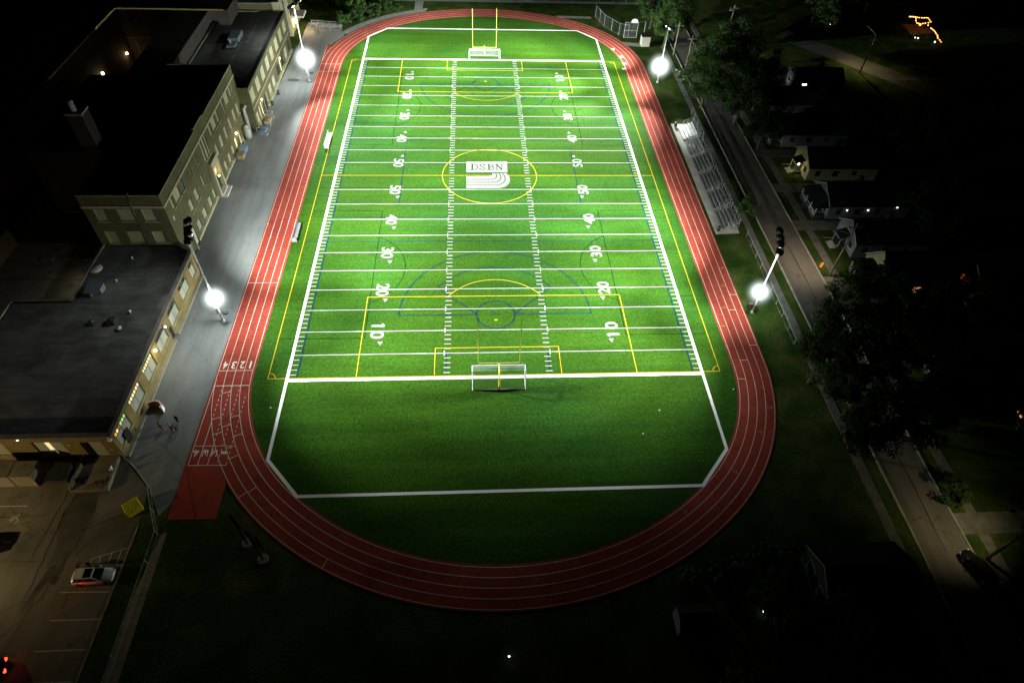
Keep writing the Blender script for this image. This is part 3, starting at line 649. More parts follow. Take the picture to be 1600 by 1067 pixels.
# ---------------------------------------------------------------- goals
def soccer_goal(sg, label):
    y0_ = sg*50.3; yb = sg*52.65
    t = thing("soccer_goal", label, "goal", (0, y0_, 0), "soccer goals on the goal lines")
    r = .08
    for s_ in (-1, 1):
        m = MB(); m.tube([(s_*3.72, y0_, 0), (s_*3.72, y0_, 2.5)], r, 8); m.build("goal_post", "alu_white", t)
        m = MB(); m.tube([(s_*3.72, y0_, .06), (s_*3.72, yb, .06)], .06, 6); m.tube([(s_*3.72, y0_, 2.5), (s_*3.72, y0_+sg*.9, 2.4), (s_*3.72, yb, .06)], .045, 6); m.build("side_bar", "alu_white", t)
    m = MB(); m.tube([(-3.72, y0_, 2.5), (3.72, y0_, 2.5)], r, 8); m.build("crossbar", "alu_white", t)
    m = MB(); m.tube([(-3.72, yb, .06), (3.72, yb, .06)], .07, 6); m.build("back_bar", "alu_white", t)
    m = MB(); q = .011
    prof = [(y0_, 2.5), (y0_+sg*.9, 2.4), (yb, .08)]
    for i in range(0, 63):
        x = -3.72+i*.12; m.tube([(x, a_, b_) for a_, b_ in prof], q, 3, False)
    for i in range(30):
        f = i/29; a_, b_ = ((y0_+sg*.9*f*3, 2.5-.3*f) if f < .3 else (y0_+sg*(.9+(2.35-.9)*(f-.3)/.7), 2.4-2.32*(f-.3)/.7))
        m.tube([(-3.72, a_, b_), (3.72, a_, b_)], q, 3, False)
    for s_ in (-1, 1):
        for i in range(1, 14):
            f = i/14; yy = y0_+sg*2.35*f; zt = 2.45 if f < .38 else 2.4-2.3*(f-.38)/.62
            m.tube([(s_*3.72, yy, .06), (s_*3.72, yy, zt)], q, 3, False)
        for i in range(1, 14):
            zz_ = i*.18; m.tube([(s_*3.72, y0_, zz_), (s_*3.72, y0_+sg*(2.35-1.45*zz_/2.4), zz_)], q, 3, False)
    m.build("net", "net", t)
soccer_goal(-1, "white soccer goal on the near goal line, net facing the dark end zone")
soccer_goal(1, "white soccer goal on the far goal line, net toward the top bend")
def goal_post(sg, label):
    t = thing("football_goal_post", label, "goal post", (0, sg*52.64, 0), "football goal posts")
    m = MB(); P = [(0, sg*52.64, 0), (0, sg*52.64, 1.5)] + [(0, sg*(52.64-1.0*(1-math.cos(R(a_)))), 1.5+1.35*math.sin(R(a_))) for a_ in range(15, 91, 15)] + [(0, sg*50.4, 3.0)]
    m.tube(P, .10, 10); m.build("gooseneck", "yellow_steel", t, True)
    m = MB(); m.tube([(0, sg*52.64, .05), (0, sg*52.64, 1.5)], .13, 12); m.build("pad", "yellow_steel", t, True)
    m = MB(); m.tube([(-2.86, sg*50.34, 3.05), (2.86, sg*50.34, 3.05)], .085, 8); m.build("crossbar", "yellow_steel", t)
    for s_ in (-1, 1):
        m = MB(); m.tube([(s_*2.86, sg*50.34, 3.0), (s_*2.86, sg*50.34, 12.1)], .05, 8); m.build("upright", "yellow_steel", t)
goal_post(-1, "yellow football goal post standing behind the near soccer goal")
goal_post(1, "yellow football goal post standing behind the far soccer goal")

# ---------------------------------------------------------------- player benches
def bench(x, y0_, y1_, mt, label):
    t = thing("player_bench", label, "bench", (x, (y0_+y1_)/2, 0), "player benches on the left touchline")
    m = MB(); m.box(x+.15, x+.75, y0_, y1_, .42, .47); m.build("seat", mt, t)
    m = MB(); m.box(x-.05, x+.0, y0_, y1_, .55, .95); m.build("backrest", mt, t)
    m = MB(); m.box(x-.1, x+.8, y0_-.02, y0_+.02, .05, .9); m.build("end_panel", mt, t)
    m = MB(); m.box(x-.02, x+.12, y0_+.3, y1_-.3, .30, .34); m.build("shelf", mt, t)
    n_ = 5
    for i in range(n_):
        yy = y0_+.3+(y1_-y0_-.6)*i/(n_-1); m = MB(); m.box(x-.02, x+.7, yy-.03, yy+.03, .38, .42); m.box(x+.62, x+.68, yy-.03, yy+.03, 0, .42); m.box(x, x+.05, yy-.03, yy+.03, 0, .95); m.build("leg", "alu", t)
bench(-33.1, 9.6, 15.0, "bench_pale", "white metal bench on the yellow line, upper of the two player benches")
bench(-34.3, -20.0, -15.2, "alu", "pale metal bench with dark shadow, lower of the two player benches")

# ---------------------------------------------------------------- bleachers
bl_labels = ["brightly lit white bleacher under the tree, farthest of the row", "grey bleacher mottled with tree shadow, second from the far end of the row",
 "dim grey bleacher in deep shade, third from the far end", "grey bleacher, third from the near end of the row",
 "grey bleacher with end rails, next to the nearest one", "nearest grey aluminium bleacher at the open end of the concrete pad"]
ys = [13.2, 7.0, 0.9, -5.2, -11.3, -17.3]
def bleacher(i, y):
    mt = "alu_white" if i == 0 else "alu"; L = 5.0  # farthest bleacher's highlight is put into its colour as white metal
    t = thing("bleacher", bl_labels[i], "bleacher", (42.0, y, .05), "bleachers on the concrete pad")
    for k in range(5):
        z_ = .42+.28*k; x = 41.5+.62*k
        m = MB(); m.box(x, x+.28, y, y+L, z_, z_+.05); m.build("seat", mt, t)
        if k: m = MB(); m.box(x-.30, x-.03, y, y+L, z_-.30, z_-.26); m.build("foot_board", "alu_dark" if i else mt, t)
    m = MB()
    for q in range(4):
        yy = y+.15+(L-.3)*q/3
        m.tube([(41.5, yy, .1), (44.3, yy, 1.45)], .035, 5); m.tube([(41.5, yy, .1), (44.3, yy, .1)], .035, 5)
        for k in range(5): x = 41.65+.62*k; m.tube([(x, yy, .08), (x, yy, .42+.28*k)], .03, 5)
    m.build("frame", "galv", t)
    for yy in (y-.05, y+L+.05):
        m = MB()
        for k in (1.5, 3.0, 4.6): x = 41.5+.62*k; m.tube([(x, yy, .42+.28*k-.3), (x, yy, .42+.28*k+.9)], .03, 5)
        for dz in (.9, .5, .1): m.tube([(42.45, yy, .84+dz), (44.35, yy, 1.7+dz)], .028, 5)
        m.build("end_rail", "galv", t)
    m = MB()
    for dz in (.9, .45): m.tube([(44.4, y-.05, 1.7+dz), (44.4, y+L+.05, 1.7+dz)], .028, 5)
    for q in range(5): yy = y+L*q/4; m.tube([(44.4, yy, .1), (44.4, yy, 2.6)], .028, 5)
    m.build("back_rail", "galv", t)
for i, y in enumerate(ys): bleacher(i, y)
def trash_can(x, y, label):
    t = thing("trash_can", label, "trash can", (x, y, .05)); m = MB(); m.tube([(x, y, .05), (x, y, .5), (x, y, .9)], [.26, .31, .33], 12); m.build("body", "black_metal", t, True)
    m = MB(); m.tube([(x, y, .9), (x, y, .98)], [.35, .30], 12); m.build("lid", "steel_dark", t, True)
trash_can(40.9, -17.4, "black trash can on the concrete pad beside the nearest bleacher")
trash_can(41.1, 18.9, "black trash can at the far end of the bleacher pad beside the track")

# ---------------------------------------------------------------- chain link fences
def fence(pts, h, label, step=3.0, mesh=.35, group=None, matn="galv"):
    t = thing("chain_link_fence", label, "fence", (pts[0][0], pts[0][1], 0), group)
    rail = MB(); net = MB(); n_ = 0
    for (x0, y0_), (x1, y1_) in zip(pts[:-1], pts[1:]):
        L = math.hypot(x1-x0, y1_-y0_); k = max(1, round(L/step))
        for i in range(k+1):
            if i == 0 and n_: continue
            x = x0+(x1-x0)*i/k; y = y0_+(y1_-y0_)*i/k; m = MB(); m.tube([(x, y, 0), (x, y, h)], .035, 6); m.sphere((x, y, h+.02), .05, 6, 4)
            if n_ < 95: m.build("post", matn, t)
            n_ += 1
        rail.tube([(x0, y0_, h-.05), (x1, y1_, h-.05)], .028, 6); rail.tube([(x0, y0_, .08), (x1, y1_, .08)], .012, 4)
        q = int(L/mesh); dx, dy = (x1-x0)/q, (y1_-y0_)/q
        for i in range(q):
            a_ = (x0+dx*i, y0_+dy*i); b_ = (x0+dx*(i+1), y0_+dy*(i+1))
            net.tube([(*a_, .08), (*b_, h-.06)], .006, 3, False); net.tube([(*b_, .08), (*a_, h-.06)], .006, 3, False)
    rail.build("rail", matn, t); net.build("wire_mesh", "wire", t); return t
fence([(-48.0, -62.2), (-46.5, -63.3), (-44.5, -65.2), (-43.0, -66.8), (-41.6, -70.0), (-40.2, -72.9), (-40.2, -79.8), (-40.3, -96)], 1.2, "low chain-link fence bending from the low wing corner past the parking lot", matn="galv")
fence([(45.2, -45), (45.6, -19)], 1.2, "low chain-link fence along the lit lawn, nearer than the bleachers", mesh=.4)
fence([(45.6, 13), (45.8, 24)], 1.8, "tall chain-link fence behind the farthest bleachers", mesh=.4)
fence([(31.5, 78), (33.0, 71.5), (36.2, 66.2), (38.5, 65.0)], 3.0, "tall chain-link fence curving outside the far right bend of the track", mesh=.5)
fence([(-36.9, 66.6), (-42.5, 66.0)], 1.2, "short guard rail fence beside the ramp at the far left bend", mesh=.3)
fence([(-25, 88.8), (46, 88.8)], 1.2, "long chain-link fence beyond the top bend of the track", step=4, mesh=.8)

# batting cage frame with round dish, shed
t = thing("backstop_frame", "square pipe frame backstop with wire mesh standing by the small grey shed", "backstop", (38.4, 64.4, 0))
m = MB()
for x in (37.2, 40.6): m.tube([(x, 64.4, 0), (x, 64.4, 4.0)], .06, 6)
for z_ in (.1, 1.9, 3.95): m.tube([(37.2, 64.4, z_), (40.6, 64.4, z_)], .045, 6)
m.tube([(40.6, 64.4, 3.9), (42.8, 65.6, 3.9)], .045, 6); m.tube([(42.8, 65.6, 0), (42.8, 65.6, 3.9)], .05, 6)
m.build("frame", "galv", t)
m = MB()
for i in range(14): x = 37.2+3.4*i/14; m.tube([(x, 64.4, .1), (x+.24, 64.4, 3.95)], .006, 3, False); m.tube([(x+.24, 64.4, .1), (x, 64.4, 3.95)], .006, 3, False)
m.build("wire_mesh", "galv", t)
t = thing("basketball_hoop", "basketball hoop with pale fan-shaped backboard behind the square backstop frame", "basketball hoop", (40.2, 68.0, 0))
m = MB(); P = [(-.9, 0), (.9, 0)] + [(.9*math.cos(R(a_)), .35+.75*math.sin(R(a_))) for a_ in range(0, 181, 15)]
m.v = [(40.2+px, 67.0, 2.75+pz) for px, pz in P] + [(40.2+px, 67.06, 2.75+pz) for px, pz in P]; k_ = len(P)
m.f = [tuple(range(k_)), tuple(range(k_, 2*k_))[::-1]] + [(i, i+k_, (i+1) % k_+k_, (i+1) % k_) for i in range(k_)]; m.m = [0]*len(m.f); m.build("backboard", "alu_white", t)
m = MB(); m.tube([(40.2, 68.2, 0), (40.2, 68.2, 2.9), (40.2, 67.1, 3.2)], .07, 8); m.build("pole", "steel_dark", t)
m = MB(); m.tube([(40.2+.23*math.cos(R(a_)), 66.7+.23*math.sin(R(a_)), 3.05) for a_ in range(0, 361, 30)], .015, 5, False); m.build("rim", "hydrant", t)
t = thing("storage_shed", "small pale grey shed with dark roof beside the far right bend of the track", "shed", (42.0, 60.0, 0))
m = MB(); m.box(41.0, 43.1, 59.0, 61.3, 0, 2.5); m.build("wall", "panel", t)
m = MB(); m.prism([(40.8, 58.8), (43.3, 58.8), (43.3, 61.5), (40.8, 61.5)], 2.5, 2.62); m.build("roof", "roof_black", t)
m = MB(); m.box(41.5, 42.6, 58.96, 58.99, .05, 2.1); d_ = m.build("door", "panel", t); m = MB(); m.box(42.4, 42.46, 58.9, 58.96, 1, 1.12); m.build("handle", "steel_dark", d_)

# scoreboard, seen edge on from behind
t = thing("scoreboard", "dark scoreboard on two posts with round concrete footings at the near left bend", "scoreboard", (-28.7, -75.2, 0))
a_ = Vector((-29.8, -74.2, 0)); b_ = Vector((-27.6, -76.2, 0)); u = (b_-a_).normalized(); nn = Vector((-u.y, u.x, 0)); nn = nn if nn.x > 0 else -nn
for q in (a_, b_):
    m = MB(); m.tube([q, q+Vector((0, 0, 6.9))], .14, 8); m.build("post", "black_metal", t)
    m = MB(); m.tube([q-Vector((0, 0, .1)), q+Vector((0, 0, .12))], .62, 20); m.build("footing", "concrete_dirty", t)
T = Matrix((u, nn, Vector((0, 0, 1)))).transposed().to_4x4(); T.translation = (a_+b_)/2+nn*.25
m = MB(); m.box(-2.6, 2.6, -.12, .14, 3.6, 6.9, T); bd = m.build("board", "black_metal", t)
m = MB(); m.box(-2.65, 2.65, -.16, .18, 6.9, 7.0, T); m.build("top_cap", "galv", bd)
m = MB()
for q in (-1.9, -.2, 1.5): m.box(q-.5, q+.5, .141, .16, 4.6, 5.6, T)
m.build("display", "glass_dark", bd)

# ---------------------------------------------------------------- buildings
def facade(mb, O, u, n, W, z0, z1, opens, depth=.22):
    """wall sheet with real openings; O corner, u along, n outward (3-vectors); opens = (a0,a1,z0,z1)"""
    O = Vector(O); u = Vector(u); n = Vector(n)
    us = sorted({0, W, *[a for o_ in opens for a in o_[:2]]}); zs = sorted({z0, z1, *[a for o_ in opens for a in o_[2:4]]})
    P = lambda a, z_, d=0: tuple(Vector((O.x, O.y, 0))+u*a+Vector((0, 0, z_))-n*d)
    for i in range(len(us)-1):
        for j in range(len(zs)-1):
            ca, cz = (us[i]+us[i+1])/2, (zs[j]+zs[j+1])/2
            if any(o_[0] < ca < o_[1] and o_[2] < cz < o_[3] for o_ in opens): continue
            mb.face([P(us[i], zs[j]), P(us[i+1], zs[j]), P(us[i+1], zs[j+1]), P(us[i], zs[j+1])])
    for a0, a1, b0, b1 in [o_[:4] for o_ in opens]:
        for p, q in (((a0, b0), (a1, b0)), ((a1, b0), (a1, b1)), ((a1, b1), (a0, b1)), ((a0, b1), (a0, b0))):
            mb.face([P(*p), P(*q), P(*q, depth), P(*p, depth)])
def window(parent, O, u, n, o_, kind="blind", sill="stone", name="window", lit=None, bars=2):
    O = Vector(O); u = Vector(u); n = Vector(n); a0, a1, b0, b1 = o_[:4]
    T = Matrix((u, n, Vector((0, 0, 1)))).transposed().to_4x4(); T.translation = Vector((O.x, O.y, 0))
    f = MB(); e = .07
    f.box(a0, a1, -.21, -.10, b1-e, b1, T); f.box(a0, a1, -.21, -.10, b0, b0+e, T); f.box(a0, a0+e, -.208, -.102, b0+e, b1-e, T); f.box(a1-e, a1, -.208, -.102, b0+e, b1-e, T)
    for k in range(1, bars): x = a0+(a1-a0)*k/bars; f.box(x-.025, x+.025, -.206, -.12, b0+e, b1-e, T)
    fr = f.build(name, "frame_cream" if kind != "dark" else "frame_dark", parent)
    p = MB()
    if kind == "low":   # opaque panel below, a row of panes above
        zc = b1-(b1-b0)*.30; k = 6
        p.box(a0+e, a1-e, -.19, -.17, b0+e, zc, T); p.build("panel", "panel", fr)
        p = MB(); p.box(a0+e, a1-e, -.165, -.12, zc-.03, zc+.04, T)
        for i in range(1, k): x = a0+(a1-a0)*i/k; p.box(x-.04, x+.04, -.165, -.11, zc+.04, b1-e, T)
        p.build("mullion", "frame_dark", fr)
        for i in range(k):
            x0 = a0+(a1-a0)*i/k+.04; x1 = a0+(a1-a0)*(i+1)/k-.04
            p = MB(); p.box(x0, x1, -.19, -.175, zc+.04, b1-e, T); p.build("pane", (lit[i] if lit else random.choice(["glass_dark", "glass_teal", "glass_dark"])), fr)
    else:
        mt = {"blind": "blind", "dark": "glass_dark", "teal": "glass_teal", "panel": "panel"}.get(kind, kind)
        if kind == "half":
            xs = a0+(a1-a0)*.72
            p.box(a0+e, xs, -.19, -.17, b0+e, b1-e, T); p.build("blind", "blind", fr); p = MB(); p.box(xs, a1-e, -.192, -.175, b0+e, b1-e, T); p.build("pane", "glass_teal", fr)
        else:
            p.box(a0+e, a1-e, -.19, -.17, b0+e, b1-e, T); p.build("blind" if mt == "blind" else "pane", mt, fr)
    if sill:
        p = MB(); p.box(a0-.12, a1+.12, -.15, .10, b0-.16, b0-.003, T); p.build("sill", sill, fr)
    return fr

# main three-storey brick block --------------------------------------------
X = -49.9; YS = -25.67; ZT = 13.45; YN = 17.2
sch = thing("school_building", "three-storey brown brick school block with black flat roof and cream band", "school building", (X, YS, 0))
u = (0, 1, 0); n = (1, 0, 0); O = (X, YS, 0)
A = lambda y: y-YS
eo = []
for y0_, y1_, z0, z1, kd in [(-23.3, -22.3, 9.15, 11.2, "half"), (-21.7, -19.4, 9.15, 11.2, "blind"), (-18.6, -17.4, 9.15, 11.2, "teal"), (-13.8, -13.3, 9.0, 10.8, "blind"), (-10.5, -10.0, 9.0, 10.8, "blind"),
    (-7.1, -6.3, 7.3, 11.2, "blind"), (-5.9, -5.0, 7.3, 11.2, "blind"), (-4.6, -3.9, 7.3, 11.2, "blind"),
    (-1.6, -.7, 9.0, 11.2, "blind"), (0.2, 2.3, 9.0, 11.2, "blind"), (3.3, 4.2, 9.0, 11.2, "blind"), (7.3, 8.2, 9.0, 11.2, "blind"), (9.3, 11.5, 9.0, 11.2, "blind"), (12.6, 13.6, 9.0, 11.2, "blind"), (14.1, 15.0, 9.0, 11.2, "half"),
    (-18.3, -16.9, 4.85, 7.0, "blind"), (-15.3, -13.8, 4.85, 7.0, "blind"), (-11.0, -10.2, 4.95, 7.1, "blind"),
    (-1.7, -.3, 4.85, 7.2, "blind"), (1.3, 2.9, 4.85, 7.2, "blind"), (4.5, 5.9, 4.85, 7.2, "blind"), (7.8, 9.2, 4.85, 7.2, "blind"), (11.0, 12.3, 4.85, 7.2, "blind"), (13.8, 15.0, 4.85, 7.1, "blind"),
    (-18.2, -16.7, .9, 2.8, "panel"), (-15.0, -13.4, .9, 2.8, "blind"), (-11.5, -10.0, .8, 2.7, "blind"), (-8.7, -7.7, .8, 2.7, "blind"),
    (-.2, 1.2, .8, 2.8, "blind"), (2.6, 3.9, .8, 2.8, "blind"), (5.3, 6.6, .8, 2.8, "blind"), (8.0, 9.2, .7, 2.9, "window_warm")]:
    eo.append((A(y0_), A(y1_), z0, z1, kd))
doors = [(A(-21.6), A(-19.7), 0.05, 3.2), (A(10.1), A(11.9), 0.05, 3.0)]
w = MB()
facade(w, O, u, n, YN-YS, 0, ZT, eo + [d+("d",) for d in doors])
so_ = [(-53.5, -51.35, 8.85, 11.1, "half"), (-57.1, -54.9, 8.85, 11.1, "blind"), (-60.5, -58.9, 8.85, 11.1, "blind"),
       (-53.5, -51.4, 4.65, 6.9, "half"), (-57.3, -55.0, 4.65, 6.9, "blind"), (-60.6, -58.9, 4.65, 6.9, "blind")]
XW = -61.9
fS = dict(O=(XW, YS, 0), u=(1, 0, 0), n=(0, -1, 0))
sOp = [(a-XW, b-XW, c_, d, k) for a, b, c_, d, k in so_]
facade(w, fS["O"], fS["u"], fS["n"], X-XW, 0, ZT, sOp)
w.face([(XW, YS, 0), (XW, YN, 0), (XW, YN, ZT), (XW, YS, ZT)]); w.face([(X, YN, 0), (XW, YN, 0), (XW, YN, ZT), (X, YN, ZT)])
# raised centre of the parapet
w.build("wall", "brick", sch)
w = MB(); w.box(X-.35, X+.02, -7.4, -2.7, ZT+.003, ZT+.35); w.build("parapet", "brick", sch)
for o_ in eo: window(sch, O, u, n, o_, o_[4], bars=1 if o_[1]-o_[0] < 1.2 else 2)
for o_ in sOp: window(sch, fS["O"], fS["u"], fS["n"], o_, o_[4])
m = MB(); m.box(XW-.05, X-.35, YS+.35, YN-.35, ZT-1.0, ZT-.8)
m.build("roof", "roof_black", sch)
m = MB(); e = .3
m.box(XW, X+.06, YS-.06, YS+e, ZT+.003, ZT+.12); m.box(X-e, X+.06, YS+e, -7.4, ZT+.003, ZT+.12); m.box(X-e, X+.06, -2.7, YN, ZT+.003, ZT+.12); m.box(X-.38, X+.06, -7.4, -2.7, ZT+.353, ZT+.46)
m.box(XW-.02, X-e, YN-e, YN, ZT+.003, ZT+.12)
m.build("coping", "stone", sch)
m = MB(); m.box(XW, X+.14, YS-.14, YS-.003, 11.3, 11.7); m.box(X+.003, X+.14, YS-.003, YN, 11.3, 11.7); m.build("band", "stone", sch)
m = MB(); m.box(X+.003, X+.10, YS-.1, A(0)+YS-21.7+21.67, .02, .55) if 0 else m.box(X+.003, X+.12, -19.6, -6.9, .02, .5); m.box(X+.003, X+.12, -3.4, 10.0, .02, .5); m.build("plinth", "stone", sch)
# cream blank door panels
for (a0, a1, b0, b1), k in zip(doors, (0, 1)):
    p = MB(); p.box(X-.2, X-.12, YS+a0, YS+a1, b0, b1); d_ = p.build("door", "panel" if k == 0 else "door_glow", sch)
    p = MB(); p.box(X-.118, X-.10, YS+a0+.15, YS+a0+1.0 if k == 0 else YS+a0+.9, b0, b0+2.2); p.build("door_leaf", "glass_dark", d_)
    p = MB(); p.box(X+.0, X+.5, YS+a0-.2, YS+a0-.02, 0, 2.8) if k == 0 else p.box(X, X+.3, YS+a1+.1, YS+a1+.25, 0, .9); p.build("jamb", "stone", d_)
# stepped stone entrance with arched lit door
pc = MB(); pc.box(X+.003, X+.7, -7.1, -6.5, 0, 6.6); pc.box(X+.003, X+.7, -4.0, -3.4, 0, 6.6); pc.box(X+.003, X+.72, -6.5, -4.0, 5.7, 7.0); pc.box(X+.003, X+.72, -7.1, -6.5, 6.6, 7.0); pc.box(X+.003, X+.72, -4.0, -3.4, 6.6, 7.0)
ent = pc.build("entrance", "stone", sch)
pc = MB(); pc.box(X+.003, X+.08, -6.5, -4.0, 3.4, 5.7); pc.build("transom_panel", "door_glow", ent)
pc = MB(); pc.box(X+.003, X+.07, -6.4, -4.1, .3, 3.3); pc.build("door", "glass_dark", ent)
pc = MB(); pc.box(X+.05, X+1.6, -7.0, -3.5, 0, .25); pc.box(X+.05, X+.9, -6.9, -3.6, .25, .42); pc.build("step", "concrete", ent)
pc = MB(); pc.box(X+.5, X+.72, -5.35, -5.1, 3.35, 3.6); lb = pc.build("porch_lamp", "lamp_warm", ent); point(lb, (X+.62, -5.2, 4.2), 110, (1, .72, .35), .1)
pc = MB(); pc.box(X+.05, X+.2, 9.4, 9.75, 3.2, 3.5); lb = pc.build("wall_lamp", "lamp_warm", sch); point(lb, (X+.6, 9.6, 3.0), 120, (1, .85, .5), .1)
# rainwater pipe on the south face
m = MB(); m.tube([(-54.4, YS-.12, 13.7), (-54.6, YS-.16, 9.5), (-54.85, YS-.16, 4.3)], .1, 8); m.tube([(-54.4, YS-.1, 13.7), (-54.4, YS+.4, 13.7)], .1, 8); m.build("vent_pipe", "steel_dark", sch, True)
m = MB(); m.box(X+.003, X+.10, -24.7, -24.1, 8.1, 8.9); m.build("louvre", "panel", sch)
m = MB(); m.box(X-1.2, X-.4, -1.0, 0.0, ZT-.8, ZT+.1); m.build("roof_hatch", "steel_dark", sch)
# chimney stack of the school
ch = thing("chimney_stack", "tall square brick chimney with shiny metal flue rising from the dark roof", "chimney", (-64.9, -10.5, 0))
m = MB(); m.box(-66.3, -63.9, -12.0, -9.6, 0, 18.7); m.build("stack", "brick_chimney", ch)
m = MB(); m.box(-66.4, -63.8, -12.1, -9.5, 18.703, 19.0); m.build("cap", "stone", ch)
m = MB(); m.tube([(-65.3, -11.0, 19.0), (-65.3, -11.0, 20.6)], .45, 14); m.build("flue", "galv", ch, True)
# rear wing with courtyard (three sides); missing light set as dark brick -------------------------------
cw = thing("courtyard_wing", "dark brick wing round an inner courtyard with a few lit windows", "school building", (-75, 30, 0))
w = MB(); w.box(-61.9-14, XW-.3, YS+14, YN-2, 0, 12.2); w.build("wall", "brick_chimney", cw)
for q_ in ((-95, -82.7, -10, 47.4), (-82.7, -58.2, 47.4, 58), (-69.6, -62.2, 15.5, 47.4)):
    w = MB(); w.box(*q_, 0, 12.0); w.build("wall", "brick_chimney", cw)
m = MB(); m.box(-83.0, -82.6, 11, 47.0, 12.003, 12.3); m.box(-83.0, -59, 47.0, 47.4, 12.003, 12.3); m.build("coping", "brick_low", cw)
m = MB()
for i in range(6):
    x = -81+3.7*i; m.box(x, x+.18, 47.2, 47.398, 0.5, 11.4)
m.box(-82.6, -70, 47.22, 47.397, 5.6, 5.8); m.build("pilaster", "brick_low", cw)
for i in range(8):
    y = 15+4*i
    for z0 in (1.2, 4.9, 8.6):
        window(cw, (-82.7, 0, 0), (0, 1, 0), (1, 0, 0), (y, y+1.3, z0, z0+2.2), "blind" if (i+int(z0)) % 3 else "dark", None)
window(cw, (-82.7, 0, 0), (0, 1, 0), (1.0, 0, 0), (45.0, 46.8, 1.2, 3.3), "window_warm", None)
m = MB(); m.box(-82.65, -82.3, 44.0, 44.4, 3.2, 3.6); lb = m.build("wall_lamp", "lamp_warm", cw); point(lb, (-81.9, 44.2, 3.0), 110, (1, .62, .25), .1)
m = MB(); m.box(-82.65, -82.3, 31, 31.4, 4.6, 5.1); lb = m.build("wall_lamp", "lamp_warm", cw); point(lb, (-81.9, 31.2, 4.4), 110, (1, .75, .35), .1)
t = MB(); t.flat([(-82.6, 15), (-69.7, 15), (-69.7, 47.3), (-82.6, 47.3)], -.01); tag(t.build("path", "concrete_dirty"), kind="structure")

# low single-storey wing ------------------------------------------------------
X2 = -47.5; Y2 = -62.25; Z2 = 4.55
lw = thing("low_wing", "single-storey yellow brick wing with wide grey flat roof and lit upper panes", "school building", (X2, Y2, 0))
u = (0, 1, 0); n = (1, 0, 0); O = (X2, Y2, 0); A = lambda y: y-Y2
y_n = -28.4
W_ = ["window_warm"]*6
lits = {4: W_, 5: W_, 6: ["window_orange", "window_warm", "window_red", "window_green", "window_green", "window_green"], 3: ["glass_dark", "glass_dark", "glass_dark", "glass_dark", "glass_dark", "glass_dark"]}
lo = []
for k, (y0_, y1_) in enumerate([(-30.7, -28.9), (-35.7, -32.4), (-41.0, -37.7), (-46.2, -42.9), (-51.4, -48.1), (-56.6, -53.1), (-61.5, -58.1)]):
    lo.append((A(y0_), A(y1_), 1.35, 3.95, "low", lits.get(k)))
ld = [(A(-42.35), A(-41.4), 0.02, 2.2)]
w = MB(); facade(w, O, u, n, y_n-Y2, 0, Z2, lo+ld)
XE = -95
so_ = [(-57.2, -53.7, .9, 3.65, "split"), (-51.6, -49.1, .35, 3.5, "garage"), (-64.2, -60.6, 1.0, 3.65, "blind")]
facade(w, (XE, Y2, 0), (1, 0, 0), (0, -1, 0), X2-XE, 0, Z2, [(a-XE, b-XE, c_, d, k) for a, b, c_, d, k in so_])
cor = [(X2, y_n), (X2-.25, y_n+.9), (X2-.9, y_n+1.6), (X2-2.3, YS-.02)]
for p, q in zip(cor[:-1], cor[1:]): w.face([(*p, 0), (*q, 0), (*q, Z2), (*p, Z2)])
w.build('wall', 'brick_low', lw); w = MB()
w.face([(-61.7, YS-.05, 0), (-61.7, -38.2, 0), (-61.7, -38.2, Z2), (-61.7, YS-.05, Z2)]); w.face([(-61.7, -38.2, 0), (-70, -38.2, 0), (-70, -38.2, Z2), (-61.7, -38.2, Z2)]); w.face([(-70, -38.2, 0), (-70, -46, 0), (-70, -46, Z2), (-70, -38.2, Z2)])
w.build("wall", "brick_low", lw)
for o_ in lo: window(lw, O, u, n, o_, "low", "stone", lit=o_[5])
for a, b, c_, d, k in so_:
    fr = window(lw, (XE, Y2, 0), (1, 0, 0), (0, -1, 0), (a-XE, b-XE, c_, d), "panel" if k != "blind" else "blind", "stone" if k != "garage" else None, bars=1)
    if k == "split":
        p = MB(); p.box(-55.75, -55.25, Y2+.10, Y2+.16, 1.0, 3.6); p.build("pane", "window_warm", fr); p = MB(); p.box(-55.8, -55.2, Y2+.06, Y2+.098, .95, 1.9); p.build("pane", "panel", fr)
    if k == "garage":
        p = MB(); p.box(-51.6, -50.9, Y2-.02, Y2+.15, .35, 3.5); p.build("recess", "roof_black", fr)  # solid black slab over the left part of the opening
p = MB(); p.box(X2-.2, X2-.1, Y2+ld[0][0], Y2+ld[0][1], 0, 2.2); d_ = p.build("door", "glass_dark", lw); p = MB(); p.box(X2-.1, X2-.04, Y2+ld[0][0]+.1, Y2+ld[0][0]+.16, .9, 1.2); p.build("handle", "galv", d_)
p = MB(); p.box(X2+.02, X2+.12, -60.5, -59.3, .4, 2.4); p.build("utility_cabinet", "black_metal", lw)
rp = [(X2-.35, Y2+.35)] + [(X2-.35, y_n+.1), (X2-.6, y_n+.9), (X2-1.2, y_n+1.3), (X2-2.6, YS-.25), (-61.5, YS-.25), (-61.5, -38.4), (-69.8, -38.4), (-69.8, -50), (XE, -50), (XE, Y2+.35)]
m = MB(); m.prism(rp, 4.0, 4.12); m.build("roof", "roof_membrane", lw)
